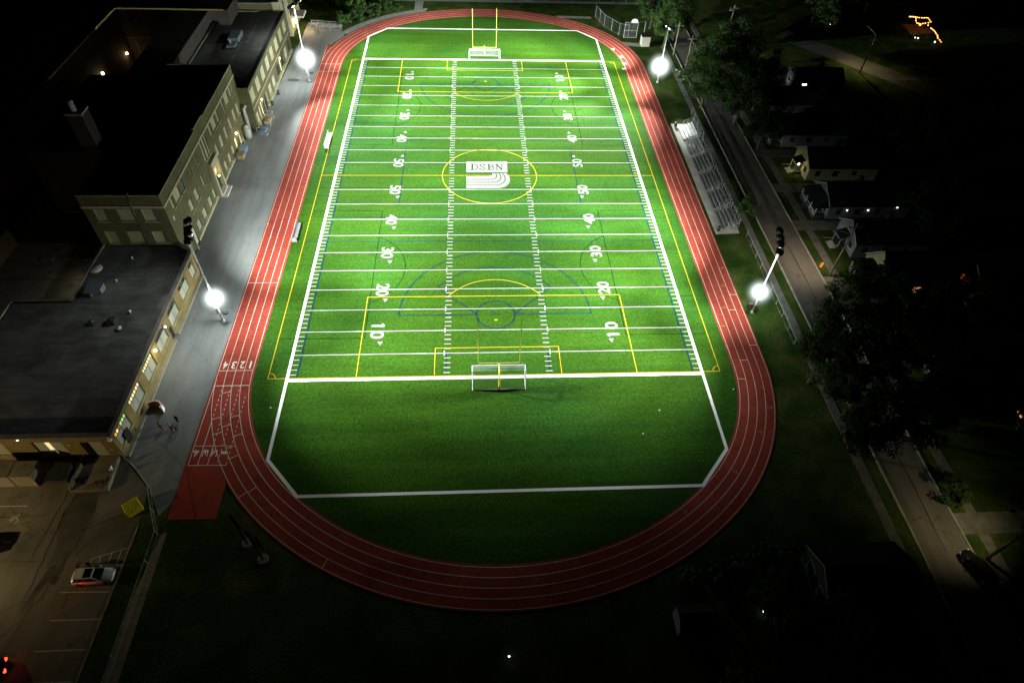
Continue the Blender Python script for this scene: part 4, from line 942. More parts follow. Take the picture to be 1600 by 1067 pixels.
# raised dark roof edge
def rim(mb, P, w_, z0, z1, closed=False):
    for i in range(len(P)-1):
        a, b = Vector(P[i]), Vector(P[i+1]); d = (b-a).normalized(); nn = Vector((-d.y, d.x))*w_
        mb.prism([tuple(a), tuple(b), tuple(b+nn), tuple(a+nn)], z0, z1)
m = MB(); rim(m, [(X2+.12, Y2-.12), (X2+.12, y_n), (X2-.15, y_n+.95), (X2-.85, y_n+1.7), (X2-2.3, YS-.03)], .55, 4.553, 4.72); m.build("roof_edge", "roof_edge", lw)
m = MB(); m.prism([(XE, Y2-.12), (X2-.45, Y2-.12), (X2-.45, Y2+.55), (XE, Y2+.55)], 4.553, 4.75); rim(m, [(-61.6, YS-.3), (-61.6, -38.3), (-69.9, -38.3), (-69.9, -47)], .3, 4.553, 4.7); m.build("roof_edge", "roof_edge", lw)
m = MB(); m.box(X2+.003, X2+.55, Y2, -42.4, 0, .18); m.box(X2+.003, X2+.55, -41.3, y_n, 0, .18); m.build("plinth", "stone", lw)
m = MB(); m.box(X2+.003, X2+.07, Y2+.02, y_n, 4.08, 4.16); m.build("gutter", "brick_low", lw)
m = MB(); m.box(X2+.02, X2+.3, -47.45, -47.15, 3.2, 3.5); lb = m.build("wall_lamp", "lamp_warm", lw); point(lb, (X2+.75, -47.3, 3.2), 170, (1, .88, .5), .12)
m = MB(); m.box(X2+.02, X2+.2, -42.9, -42.7, 3.2, 3.4); m.build("wall_lamp", "bulb_white", lw)
m = MB(); m.tube([(X2-.2, Y2-.1, 4.7), (X2-.1, Y2-.3, 4.5)], .05, 6); m.box(X2-.25, X2+.2, Y2-.45, Y2-.15, 4.2, 4.5); m.tube([(X2, Y2-.3, 4.5), (X2+.1, Y2-.3, 4.9)], .03, 6); m.build("security_camera", "alu_white", lw)
m = MB(); m.box(-58.4, -58.25, Y2-.15, Y2-.05, 4.3, 4.4); lb = m.build("wall_lamp", "lamp_warm", lw)
m = MB(); m.box(-53.3, -52.7, Y2-.06, Y2-.003, 2.9, 3.2); m.box(-48.7, -48.2, Y2-.05, Y2-.003, 1.6, 1.9); m.build("sign_plate", "blind", lw)

# roof equipment (each a thing standing on the low roof)
def roofvent(x, y, r, h, label, z=4.12):
    t = thing("roof_vent", label, "roof vent", (x, y, z), "small vents on the low roof")
    m = MB(); m.tube([(x, y, z), (x, y, z+h)], r, 10); m.build("pipe", "galv", t, True)
    m = MB(); m.tube([(x, y, z+h), (x, y, z+h+.06), (x, y, z+h+.22)], [r*1.8, r*1.8, r*.4], 10); m.build("cowl", "galv", t, True)
roofvent(-56.2, -29.0, .1, .35, "small metal roof vent nearest the three-storey block on the low roof")
roofvent(-56.8, -34.1, .1, .3, "small metal roof vent in the middle of the low roof, above the tilted blue-grey unit")
roofvent(-52.5, -40.8, .12, .4, "small metal roof vent closest to the floodlit edge of the low roof")
roofvent(-52.9, -44.0, .2, .3, "stubby round roof vent beside the black box fan on the low roof")
roofvent(-60.6, -31.6, .55, .35, "large domed roof vent at the far left edge of the low roof")
t = thing("rooftop_unit", "tilted blue-grey air handling hood on the low flat roof", "air handling unit", (-58.8, -36.6, 4.12))
m = MB(); m.box(-59.9, -57.9, -36.8, -35.4, 4.12, 5.0); m.build("housing", "unit_blue", t)
m = MB(); m.face([(-60.0, -37.6, 5.03), (-58.0, -37.6, 5.03), (-57.8, -35.3, 5.35), (-59.8, -35.3, 5.35)]); m.face([(-60.0, -37.6, 4.95), (-59.8, -35.3, 5.27), (-57.8, -35.3, 5.27), (-58.0, -37.6, 4.95)]); m.box(-59.1, -58.95, -37.7, -36.8, 4.3, 4.9); m.build("hood", "unit_blue", t)
t = thing("rooftop_fan", "black box fan on the low roof beside the stubby round vent", "roof fan", (-54.2, -42.6, 4.12)); m = MB(); m.box(-54.8, -53.8, -43.2, -42.2, 4.12, 4.9); m.build("housing", "black_metal", t); m = MB(); m.tube([(-54.3, -42.7, 4.9), (-54.3, -42.7, 5.0)], .35, 12); m.build("fan_guard", "steel_dark", t)
t = thing("rooftop_fan", "low dark fan on a curb left of the black box fan, on the low roof", "roof fan", (-57.1, -42.8, 4.12)); m = MB(); m.box(-57.5, -56.7, -43.2, -42.5, 4.12, 4.5); m.build("housing", "steel_dark", t); m = MB(); m.tube([(-57.1, -42.8, 4.5), (-57.1, -42.8, 4.75)], [.4, .15], 10); m.build("fan_guard", "black_metal", t)

# inner yard behind the low wing: brownish paving, low retaining wall
t = MB(); t.flat([(-84, -38.2), (-61.8, -38.2), (-61.8, -20), (-84, -20)], -.006); tag(t.build("yard", "concrete_dirty"), kind="structure")
t = MB(); t.prism([(-84, -29.1), (-61.9, -29.1), (-61.9, -28.3), (-84, -28.3)], 0, .45); t = t.build("retaining_wall", "concrete_dirty", loc=(-73, -28.7, 0)); tag(t, "low brownish retaining wall across the dim inner yard left of the low roof", "wall")
for i, x in enumerate((-72.6, -69.2, -66.3)):
    t = thing("yard_bench", ["dim slab bench in the inner yard, leftmost", "dim slab bench in the inner yard, between the two others", "dim slab bench in the inner yard, closest to the low wing"][i], "bench", (x, -24.4, 0), "slab benches in the inner yard")
    m = MB(); m.box(x-1.0, x+1.0, -24.7, -24.1, .4, .5); m.build("seat", "concrete_dirty", t); m = MB(); m.box(x-.8, x-.6, -24.65, -24.15, 0, .4); m.box(x+.6, x+.8, -24.65, -24.15, 0, .4); m.build("leg", "concrete_dirty", t)
t = thing("yard_annex", "small tan annex block at the left edge beyond the inner yard", "building", (-82, -26, 0)); m = MB(); m.box(-88, -79.5, -27, -20, 0, 3.4); m.build("wall", "tan_box", t); m = MB(); m.box(-88.2, -79.3, -27.2, -19.8, 3.403, 3.6); m.build("roof", "roof_black", t)
t = thing("yard_lamp", "small wall lantern on a short post lighting the inner yard beside the low wing", "lamp", (-62.6, -31, 0)); m = MB(); m.tube([(-62.6, -31, 0), (-62.6, -31, 3.0)], .06, 8); m.build("post", "steel_dark", t); m = MB(); m.box(-62.8, -62.4, -31.2, -30.8, 3.0, 3.15); hd = m.build("lamp_head", "steel_dark", t); spot(hd, (-62.6, -31, 2.95), (-64.5, -31, 0), 1300, 75, (1, .86, .66), .1)
t = MB(); m = MB(); m.tube([(-66.6+.35*math.cos(R(a_)), -30.5+.35*math.sin(R(a_)), .03) for a_ in range(0, 361, 20)], .05, 5, False); tag(m.build("drain_ring", "tar_line", loc=(-66.6, -30.5, 0)), "round black drain ring in the inner yard paving", "drain cover")

# two-storey wing beyond ----------------------------------------------------
X3 = -47.6; Y3 = 16.5; Y3N = 54.6; Z3 = 9.1
tw_ = thing("two_storey_wing", "two-storey brick school wing with long row of tall blinds and grey flat roof", "school building", (X3, Y3, 0))
O = (X3, Y3, 0); A = lambda y: y-Y3
o3 = []
for k in range(8): y0_ = 17.2+4.75*k; o3.append((A(y0_), A(y0_+2.9), 5.3, 8.1, "blind"))
for k, (y0_, y1_, z0, z1, kd) in enumerate([(17.4, 18.9, .8, 3.2, "blind"), (19.7, 20.8, .8, 3.4, "blind"), (21.6, 22.4, .6, 3.6, "window_warm"), (26.6, 27.6, .9, 3.2, "blind"), (29.2, 31.6, 1.0, 3.2, "blind"), (33.0, 35.4, 1.0, 3.2, "panel"), (38.0, 40.6, .9, 3.4, "dark"), (41.6, 42.5, .6, 3.4, "window_warm"), (43.0, 45.4, .9, 3.4, "dark"), (47.0, 49.6, .9, 3.4, "panel"), (51.0, 53.4, .9, 3.4, "dark")]):
    o3.append((A(y0_), A(y1_), z0, z1, kd))
dr = [(A(23.0), A(26.0), .02, 3.2)]
w = MB(); facade(w, O, (0, 1, 0), (1, 0, 0), Y3N-Y3, 0, Z3, o3+dr)
cs = [(X3, Y3), (X3-.5, Y3-.9), (X3-1.5, Y3-1.3), (-58, Y3-1.3)]
cs = [(X3, Y3), (X3-.3, Y3+.0), (X3-2.1, Y3+.9), (-51.0, 17.4)]
w.face([(-58, 17.5, 0), (X3, Y3, 0), (X3, Y3, Z3), (-58, 17.5, Z3)])
w.face([(X3, Y3N, 0), (-62, Y3N, 0), (-62, Y3N, Z3), (X3, Y3N, Z3)]); w.face([(-62, 17.5, 0), (-62, Y3N, 0), (-62, Y3N, Z3), (-62, 17.5, Z3)])
w.build("wall", "brick", tw_)
for o_ in o3: window(tw_, O, (0, 1, 0), (1, 0, 0), o_, o_[4], None if o_[2] > 5 else "stone", bars=1 if o_[1]-o_[0] < 1.2 else 2)
p = MB(); p.box(X3-.2, X3-.12, Y3+dr[0][0], Y3+dr[0][1], 0, 3.2); d_ = p.build("door", "glass_dark", tw_); p = MB(); p.box(X3-.1, X3-.03, 24.45, 24.55, 0, 3.2); p.build("door_frame", "frame_cream", d_)
m = MB(); m.prism([(X3-.4, Y3+.5), (X3-.4, Y3N-.3), (-61.6, Y3N-.3), (-61.6, 17.9), (-57, 17.9)], 8.7, 8.8); m.build("roof", "roof_membrane", tw_)
m = MB(); m.box(X3-.6, X3+.10, Y3-.05, Y3N, Z3+.003, Z3+.25); m.build("roof_edge", "roof_black", tw_)
m = MB(); m.box(-61.7, -53.4, Y3N-.5, Y3N, Z3+.003, Z3+.22); m.box(-62, -61.6, 18, Y3N-.5, Z3+.003, Z3+.2); m.build("roof_edge", "roof_edge", tw_)
m = MB(); m.box(X3+.003, X3+.08, Y3, Y3N, 4.4, 4.6); m.build("band", "stone", tw_)
m = MB(); m.box(X3+.003, X3+.15, 26.2, Y3N, 0, .45); m.build("plinth", "stone", tw_)
m = MB(); m.ribbon([(-53.8, 27), (-53.8, 38.2), (-52.6, 38.2), (-52.6, 47.6), (-54.3, 47.6), (-54.3, 54)], .12, 8.82); m.build("roof_seam", "stone", tw_)
m = MB(); m.box(X3+.05, X3+.25, 22.5, 22.75, 3.5, 3.8); lb = m.build("wall_lamp", "lamp_warm", tw_); point(lb, (X3+.6, 22.6, 3.0), 150, (1, .82, .5), .1)
m = MB(); m.box(X3+.05, X3+.25, 41.9, 42.15, 3.5, 3.8); lb = m.build("wall_lamp", "lamp_warm", tw_); point(lb, (X3+.6, 42, 3.0), 130, (1, .85, .6), .1)
t = thing("rooftop_unit", "pale air handling unit on the two-storey wing's roof", "air handling unit", (-55.3, 38.5, 8.8)); m = MB(); m.box(-56.4, -54.2, 37.5, 42.0, 8.8, 9.9); m.build("housing", "unit_blue", t); m = MB(); m.box(-56.2, -54.4, 35.0, 37.4, 8.9, 9.3); m.build("duct", "unit_blue", t)
m = MB(); m.tube([(-55.6, 36.5, 9.3), (-55.6, 36.5, 10.2)], .12, 8); m.build("exhaust_pipe", "galv", t)
# entrance tower beyond with glazed stair and stone fins
t = thing("entrance_tower", "tall entrance block with stone fins and glazed stair at the path's far end", "school building", (-48.6, 60, 0))
m = MB(); m.box(-62, -50.2, 55.2, 75, 0, 10.5); m.build("wall", "brick", t)
m = MB()
for y in (55.0, 57.6, 62.6): m.box(-50.2, -48.6, y, y+.5, 0, 11)
for z_ in (3.2, 6.8, 10.3): m.box(-50.2, -48.9, 55.5, 57.6, z_, z_+.5)
m.build("fin", "stone", t)
m = MB(); m.box(-50.15, -49.7, 55.5, 57.6, .3, 10.2); m.box(-50.15, -49.4, 58.1, 62.6, .3, 10.8); m.build("stair_glazing", "glass_dark", t)
m = MB(); m.box(-50.15, -48.9, 63.1, 75, 0, 4.2); w2 = m.build("wall", "brick_low", t)
for y in (65, 67.5): m = MB(); m.box(-48.9, -48.8, y, y+1.4, 1.2, 3.2); m.build("window", "window_warm", w2)
m = MB(); m.box(-48.9, -46.0, 65.5, 69.5, 3.4, 3.9); m.build("canopy", "panel", t)
m = MB(); m.box(-47.2, -46.9, 66.6, 66.9, 3.1, 3.39); lb = m.build("lamp", "lamp_warm", t); point(lb, (-46.4, 66.0, 2.9), 1100, (1, .72, .42), .15)
m = MB(); m.box(-62.1, -50.0, 55.1, 75.2, 10.503, 10.8); m.build("roof", "roof_membrane", t)
# ramp rails
t = thing("ramp_railing", "long double pipe railing beside the ramp at the far left bend", "railing", (-43, 67, 0))
m = MB()
for y in (67.4, 69.2):
    m.tube([(-45.5, y+1.2, 1.0), (-37.3, y, 1.0)], .05, 6); m.tube([(-45.5, y+1.2, .55), (-37.3, y, .55)], .04, 6)
    for i in range(6): x = -45.3+1.55*i; m.tube([(x, y+1.2-(x+45.5)*.146, 0), (x, y+1.2-(x+45.5)*.146, 1.0)], .04, 6)
m.build("rail", "galv", t)
t = MB(); t.flat([(-46.5, 67), (-37.2, 66.3), (-37.2, 70.2), (-46.5, 71.5)], -.002); tag(t.build("ramp", "sidewalk"), kind="structure")
t = thing("bicycle_rack", "small looped bicycle rack on the pale paving at the far left bend", "bicycle rack", (-43, 64.6, 0)); m = MB()
for i in range(3): m.tube([(-43.6+.5*i, 64.2, 0), (-43.6+.5*i, 64.2, .8), (-43.6+.5*i, 65.0, .8), (-43.6+.5*i, 65.0, 0)], .03, 5)
m.build("loop", "steel_dark", t)

# objects along the school wall
def crate(x0, x1, y0_, y1_, z1, mt, name, label, cat, lidm="panel"):
    t = thing(name, label, cat, ((x0+x1)/2, (y0_+y1_)/2, 0)); m = MB(); m.box(x0, x1, y0_, y1_, 0.08, z1); m.build("body", mt, t)
    m = MB(); m.box(x0-.06, x1+.06, y0_-.06, y1_+.06, z1+.002, z1+.08); m.build("lid", lidm, t)
    m = MB(); m.box(x0+.05, x1-.05, y0_+.05, y1_-.05, 0, .08); m.build("foot", "steel_dark", t)
crate(-49.4, -48.2, 5.4, 6.9, .9, "tan_box", "wooden_planter", "tan timber box against the school wall next to the blue bin", "box", "tan_box")
crate(-49.4, -48.2, 7.2, 9.2, 1.1, "blue_box", "storage_bin", "blue-grey lidded bin against the school wall between the tan box and the lit door", "bin", "blue_box")
t = thing("roof_duct", "white round exhaust duct rising beside the notch between the two school wings", "duct", (-51.2, 14.6, 0))
m = MB(); m.tube([(-49.2, 13.9, 0), (-49.2, 13.9, 1.2), (-49.2, 13.9, 2.3)], [.75, .75, .5], 14); m.tube([(-49.2, 15.6, 0), (-49.2, 15.6, 5.2), (-49.0, 16.3, 5.6)], .35, 12); m.build("duct_body", "duct", t, True)
m = MB(); m.tube([(-49.2, 13.9, 2.3), (-49.2, 13.9, 2.7)], [.7, .3], 14); m.build("cowl", "duct", t, True)
t = thing("equipment_cage", "galvanised pipe cage with a dark blue mat at the corner of the two-storey wing", "cage", (-46.4, 16.6, 0))
m = MB(); cx0, cx1, cy0, cy1 = -47.4, -45.5, 14.6, 21.4
for x, y in ((cx0, cy0), (cx1, cy0), (cx1, (cy0+cy1)/2), (cx1, cy1), (cx0, cy1), (cx0, (cy0+cy1)/2)): m.tube([(x, y, 0), (x, y, 1.7)], .04, 6)
for z_ in (.1, .9, 1.7): m.tube([(cx0, cy0, z_), (cx1, cy0, z_), (cx1, cy1, z_), (cx0, cy1, z_)], .03, 6)
m.build("frame", "galv", t); m = MB(); m.box(-47.2, -46.0, 15.0, 17.3, .1, .5); m.build("mat", "blue_box", t); m = MB(); m.box(-47.2, -45.8, 19.0, 21.0, .05, .7); m.build("crate", "tan_box", t)
for i, (x, y, h_, lb_) in enumerate([(-46.6, 32.2, .8, "small dark litter bin against the far two-storey wing"), (-47.0, 27.4, .7, "low dark box by the warm lit window of the two-storey wing")]):
    t = thing("litter_bin", lb_, "bin", (x, y, 0)); m = MB(); m.tube([(x, y, 0), (x, y, h_)], [.3, .36], 10); m.build("body", "steel_dark", t, True); m = MB(); m.tube([(x, y, h_), (x, y, h_+.08)], .38, 10); m.build("lid", "black_metal", t, True)
# puddle stain on the path
t = MB(); t.flat([(-45.9, 38.6), (-45.0, 38.2), (-43.4, 38.4), (-43.2, 39.3), (-44.6, 39.6), (-45.8, 39.4)], -.006); tag(t.build("puddle", "tar"), kind="structure")

# loading slab, containers, dumpster ----------------------------------------
t = thing("loading_slab", "raised concrete slab with low side walls in front of the lit garage door", "loading ramp", (-50, -64.6, 0))
m = MB(); m.prism([(-52.0, -67.0), (-48.0, -67.0), (-48.3, -62.3), (-52.0, -62.3)], 0, .32); m.build("slab", "concrete_dirty", t)
m = MB(); m.box(-52.3, -52.03, -67.0, -62.3, 0, .95); m.prism([(-47.97, -67.0), (-47.75, -67.0), (-48.0, -62.3), (-48.27, -62.3)], 0, .6); m.build("side_wall", "concrete_dirty", t)
def container(x0, x1, label):
    t = thing("storage_container", label, "container", ((x0+x1)/2, -65.2, 0), "storage containers by the low wing")
    m = MB(); m.box(x0, x1, -66.1, -64.0, .05, 2.25); m.build("body", "container_side", t)
    m = MB(); m.box(x0-.05, x1+.05, -66.15, -63.95, 2.253, 2.33); m.build("roof", "container_roof", t)
    m = MB()
    for i in range(int((x1-x0)/.3)): m.box(x0+.1+.3*i, x0+.2+.3*i, -66.13, -66.102, .1, 2.2)
    m.build("ribbing", "container_side", t)
container(-58.75, -56.35, "brownish square storage container closest to the black dumpster")
container(-61.4, -58.95, "pale storage container cut by the left edge, beside the brownish one")
t = thing("dumpster", "black steel dumpster between the container and the loading slab", "dumpster", (-54, -64.8, 0))
m = MB(); V = [(-55.3, -65.8, .15), (-52.8, -65.8, .15), (-52.8, -64.2, .15), (-55.3, -64.2, .15), (-55.3, -66.0, 1.1), (-52.8, -66.0, 1.1), (-52.8, -63.8, 1.45), (-55.3, -63.8, 1.45)]
m.v = V; m.f = [(0, 3, 2, 1), (4, 5, 6, 7), (0, 1, 5, 4), (1, 2, 6, 5), (2, 3, 7, 6), (3, 0, 4, 7)]; m.m = [0]*6; m.build("bin", "dumpster", t)
for x in (-55.28, -54.02):
    m = MB(); m.v = [(x, -66.08, 1.13), (x+1.22, -66.08, 1.13), (x+1.22, -63.8, 1.48), (x, -63.8, 1.48), (x, -66.08, 1.18), (x+1.22, -66.08, 1.18), (x+1.22, -63.8, 1.53), (x, -63.8, 1.53)]
    m.f = [(0, 3, 2, 1), (4, 5, 6, 7), (0, 1, 5, 4), (1, 2, 6, 5), (2, 3, 7, 6), (3, 0, 4, 7)]; m.m = [0]*6; m.build("lid", "black_metal", t)
m = MB(); m.box(-55.45, -55.3, -65.6, -64.4, .6, .75); m.box(-52.8, -52.65, -65.6, -64.4, .6, .75); m.build("lifting_pocket", "dumpster", t)
m = MB()
for x in (-55.1, -53.0):
    for y in (-65.6, -64.4): m.tube([(x-.05, y, .08), (x+.05, y, .08)], .08, 8)
m.build("caster", "tyre", t)
t = thing("skip_bin", "bright yellow skip with ribbed green-yellow lid on the lot corner", "skip", (-43.9, -69.6, 0), rz=R(40)); 
m = MB(); m.box(-.85, .85, -.75, .75, .12, 1.0); m.build("bin", "yellow_bin", t, world=False)
m = MB(); m.box(-.9, .9, -.8, .8, 1.003, 1.06)
m.build("lid", "yellow_bin", t, world=False)
m = MB()
for i in range(7): m.box(-.8+.26*i-.05, -.8+.26*i+.05, -.74, .74, 1.062, 1.11)
m.build("lid_rib", "bin_green", t, world=False)
m = MB(); m.box(-.7, .7, -.6, .6, 0, .118); m.build("skid", "black_metal", t, world=False)

# ---------------------------------------------------------------- trees
def crown_mesh(seed, n=5200, leaf=.30, clumps=46, shape=1.0, mt="leaf_dark"):
    rnd = random.Random(seed); v = []; f = []
    cl = []
    for i in range(clumps):
        while True:
            p = Vector((rnd.uniform(-1, 1), rnd.uniform(-1, 1), rnd.uniform(-.75, 1)))
            if .35 < p.length < .95: break
        cl.append((p, rnd.uniform(.16, .34)))
    for i in range(n):
        c, r = cl[rnd.randrange(clumps)]
        d = Vector((rnd.gauss(0, 1), rnd.gauss(0, 1), rnd.gauss(0, 1))).normalized()*r*rnd.uniform(.55, 1.05)
        p = c+d; nrm = (d.normalized()+Vector((rnd.uniform(-.7, .7), rnd.uniform(-.7, .7), rnd.uniform(-.2, .9)))).normalized()
        a = nrm.cross(Vector((rnd.uniform(-1, 1), rnd.uniform(-1, 1), .3))).normalized(); b = nrm.cross(a)
        s_ = leaf*rnd.uniform(.5, 1.2)/6
        k = len(v); v += [tuple(p+a*s_), tuple(p+b*s_*.6), tuple(p-a*s_), tuple(p-b*s_*.6)]; f.append((k, k+1, k+2, k+3))
    me = bpy.data.meshes.new("crown"); me.from_pydata(v, [], f); me.materials.append(MATS[mt]); return me
def trunk_mesh(seed):
    rnd = random.Random(seed); m = MB()
    m.tube([(0, 0, -.1), (.01, 0, .25), (-.01, .01, .5), (.01, 0, .78)], [.05, .036, .028, .012], 8)
    for i in range(8):
        a = rnd.uniform(0, 6.28); z_ = rnd.uniform(.28, .6); L = rnd.uniform(.22, .42)
        m.tube([(0, 0, z_), (L*.5*math.cos(a), L*.5*math.sin(a), z_+.12), (L*math.cos(a), L*math.sin(a), z_+.26)], [.02, .012, .004], 5)
    me = bpy.data.meshes.new("trunk"); me.from_pydata(m.v, [], m.f); me.materials.append(MATS["bark"]); return me
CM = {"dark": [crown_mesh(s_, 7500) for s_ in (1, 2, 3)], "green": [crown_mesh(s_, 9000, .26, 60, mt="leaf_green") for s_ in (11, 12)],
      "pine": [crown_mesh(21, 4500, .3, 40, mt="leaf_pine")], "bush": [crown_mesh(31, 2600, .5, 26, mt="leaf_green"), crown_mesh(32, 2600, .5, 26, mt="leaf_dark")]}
TM = [trunk_mesh(s_) for s_ in (5, 6)]
NT = [0]
def tree(x, y, r, h, kind, label, name="broadleaf_tree", cat="tree", group=None, rz=None):
    t = thing(name, label, cat, (x, y, 0), group); k = NT[0]; NT[0] += 1
    rn = random.Random(int(x*7+y*3)); rot = rn.uniform(0, 6.28) if rz is None else rz
    cr = bpy.data.objects.new("crown" if kind != "bush" else "foliage", CM[kind][k % len(CM[kind])]); C.objects.link(cr); cr.parent = t
    if kind == "bush": cr.scale = (r, r, h*.55); cr.location = (0, 0, h*.42)
    else: cr.scale = (r, r, h*.40); cr.location = (0, 0, h*.62)
    cr.rotation_euler = (0, 0, rot)
    tr = bpy.data.objects.new("trunk" if kind != "bush" else "stem", TM[k % 2]); C.objects.link(tr); tr.parent = t; tr.scale = (h*.75, h*.75, h) if kind != "bush" else (h*.4, h*.4, h*.5); tr.rotation_euler = (0, 0, rot)
    return t
TG = "trees along the residential street"
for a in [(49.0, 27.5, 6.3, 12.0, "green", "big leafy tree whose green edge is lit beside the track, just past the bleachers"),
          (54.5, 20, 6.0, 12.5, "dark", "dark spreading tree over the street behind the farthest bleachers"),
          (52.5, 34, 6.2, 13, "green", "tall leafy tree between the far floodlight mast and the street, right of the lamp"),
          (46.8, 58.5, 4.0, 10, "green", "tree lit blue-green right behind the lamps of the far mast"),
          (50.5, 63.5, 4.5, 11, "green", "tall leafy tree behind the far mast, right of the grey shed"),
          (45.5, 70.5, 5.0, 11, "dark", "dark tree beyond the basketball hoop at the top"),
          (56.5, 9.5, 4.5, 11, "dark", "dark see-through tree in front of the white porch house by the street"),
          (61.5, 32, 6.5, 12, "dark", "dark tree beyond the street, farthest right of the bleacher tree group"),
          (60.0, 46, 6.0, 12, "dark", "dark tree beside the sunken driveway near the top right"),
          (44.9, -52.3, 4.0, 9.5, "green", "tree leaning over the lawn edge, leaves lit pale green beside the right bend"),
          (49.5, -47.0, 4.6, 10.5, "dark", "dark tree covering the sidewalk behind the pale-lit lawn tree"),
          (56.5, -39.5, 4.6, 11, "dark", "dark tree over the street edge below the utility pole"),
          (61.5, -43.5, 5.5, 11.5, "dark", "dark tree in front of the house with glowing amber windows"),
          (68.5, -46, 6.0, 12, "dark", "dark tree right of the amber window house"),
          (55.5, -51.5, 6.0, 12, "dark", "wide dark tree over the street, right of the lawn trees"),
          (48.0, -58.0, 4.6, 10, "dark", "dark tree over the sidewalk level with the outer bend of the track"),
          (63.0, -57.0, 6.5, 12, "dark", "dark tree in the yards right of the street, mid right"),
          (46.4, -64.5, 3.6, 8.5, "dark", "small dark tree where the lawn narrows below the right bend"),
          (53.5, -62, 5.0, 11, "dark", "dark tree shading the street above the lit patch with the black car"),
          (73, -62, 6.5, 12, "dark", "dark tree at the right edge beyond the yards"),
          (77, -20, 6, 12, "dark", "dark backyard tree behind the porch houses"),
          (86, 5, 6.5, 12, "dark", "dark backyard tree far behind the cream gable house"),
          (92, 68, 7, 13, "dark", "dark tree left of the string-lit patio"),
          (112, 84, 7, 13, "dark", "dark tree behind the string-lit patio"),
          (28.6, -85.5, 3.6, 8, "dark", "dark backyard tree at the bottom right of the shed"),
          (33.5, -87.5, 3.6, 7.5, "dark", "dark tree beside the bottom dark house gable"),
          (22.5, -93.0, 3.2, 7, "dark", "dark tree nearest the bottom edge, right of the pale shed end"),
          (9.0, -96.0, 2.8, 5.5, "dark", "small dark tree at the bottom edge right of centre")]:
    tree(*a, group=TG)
tree(47.6, -12.6, 2.0, 3.6, "bush", "rounded green bush beside the sidewalk behind the nearest bleachers", "bush", "bush")
tree(55.9, -70.6, 2.2, 3.0, "bush", "pale straggly bush beside the lamp-lit driveway", "bush", "bush")
hedge = [(-36.6, 70.8, 2.4, 3.2), (-33.2, 73.5, 2.6, 3.6), (-34.5, 78.0, 3.2, 5.0), (-29.8, 77.0, 2.4, 3.4), (-30.0, 82.5, 3.4, 5.2), (-26.0, 80.0, 2.0, 2.8), (-37.5, 82.5, 3.0, 4.2), (-23.3, 80.6, 1.5, 1.8)]
hl = ["low bush right beside the ramp railing at the far left bend", "bush second from the ramp along the pale path", "tall bush behind the two nearest the ramp", "mid-green bush halfway along the curved pale path", "tallest dark bush near the top edge left of the path", "small bush near the right end of the planting", "dark bush beside the lit wall at the top", "smallest bush at the right end of the planting"]
for (x, y, r, h), l_ in zip(hedge, hl): tree(x, y, r, h, "bush", l_, "bush", "bush", "bushes outside the far left bend")
hd2 = [(20.5, -80.4), (23.5, -79.6), (26.5, -79.0), (29.5, -78.4), (32.2, -78.0)]
for i, (x, y) in enumerate(hd2): tree(x, y, 1.7, 2.4, "bush", ["dark hedge bush nearest the track bend at bottom right", "dark hedge bush second from the track bend", "middle bush of the dark hedge at bottom right", "dark hedge bush left of the dark house", "dark hedge bush against the dark house wall"][i], "hedge_bush", "bush", "hedge bushes below the right bend")

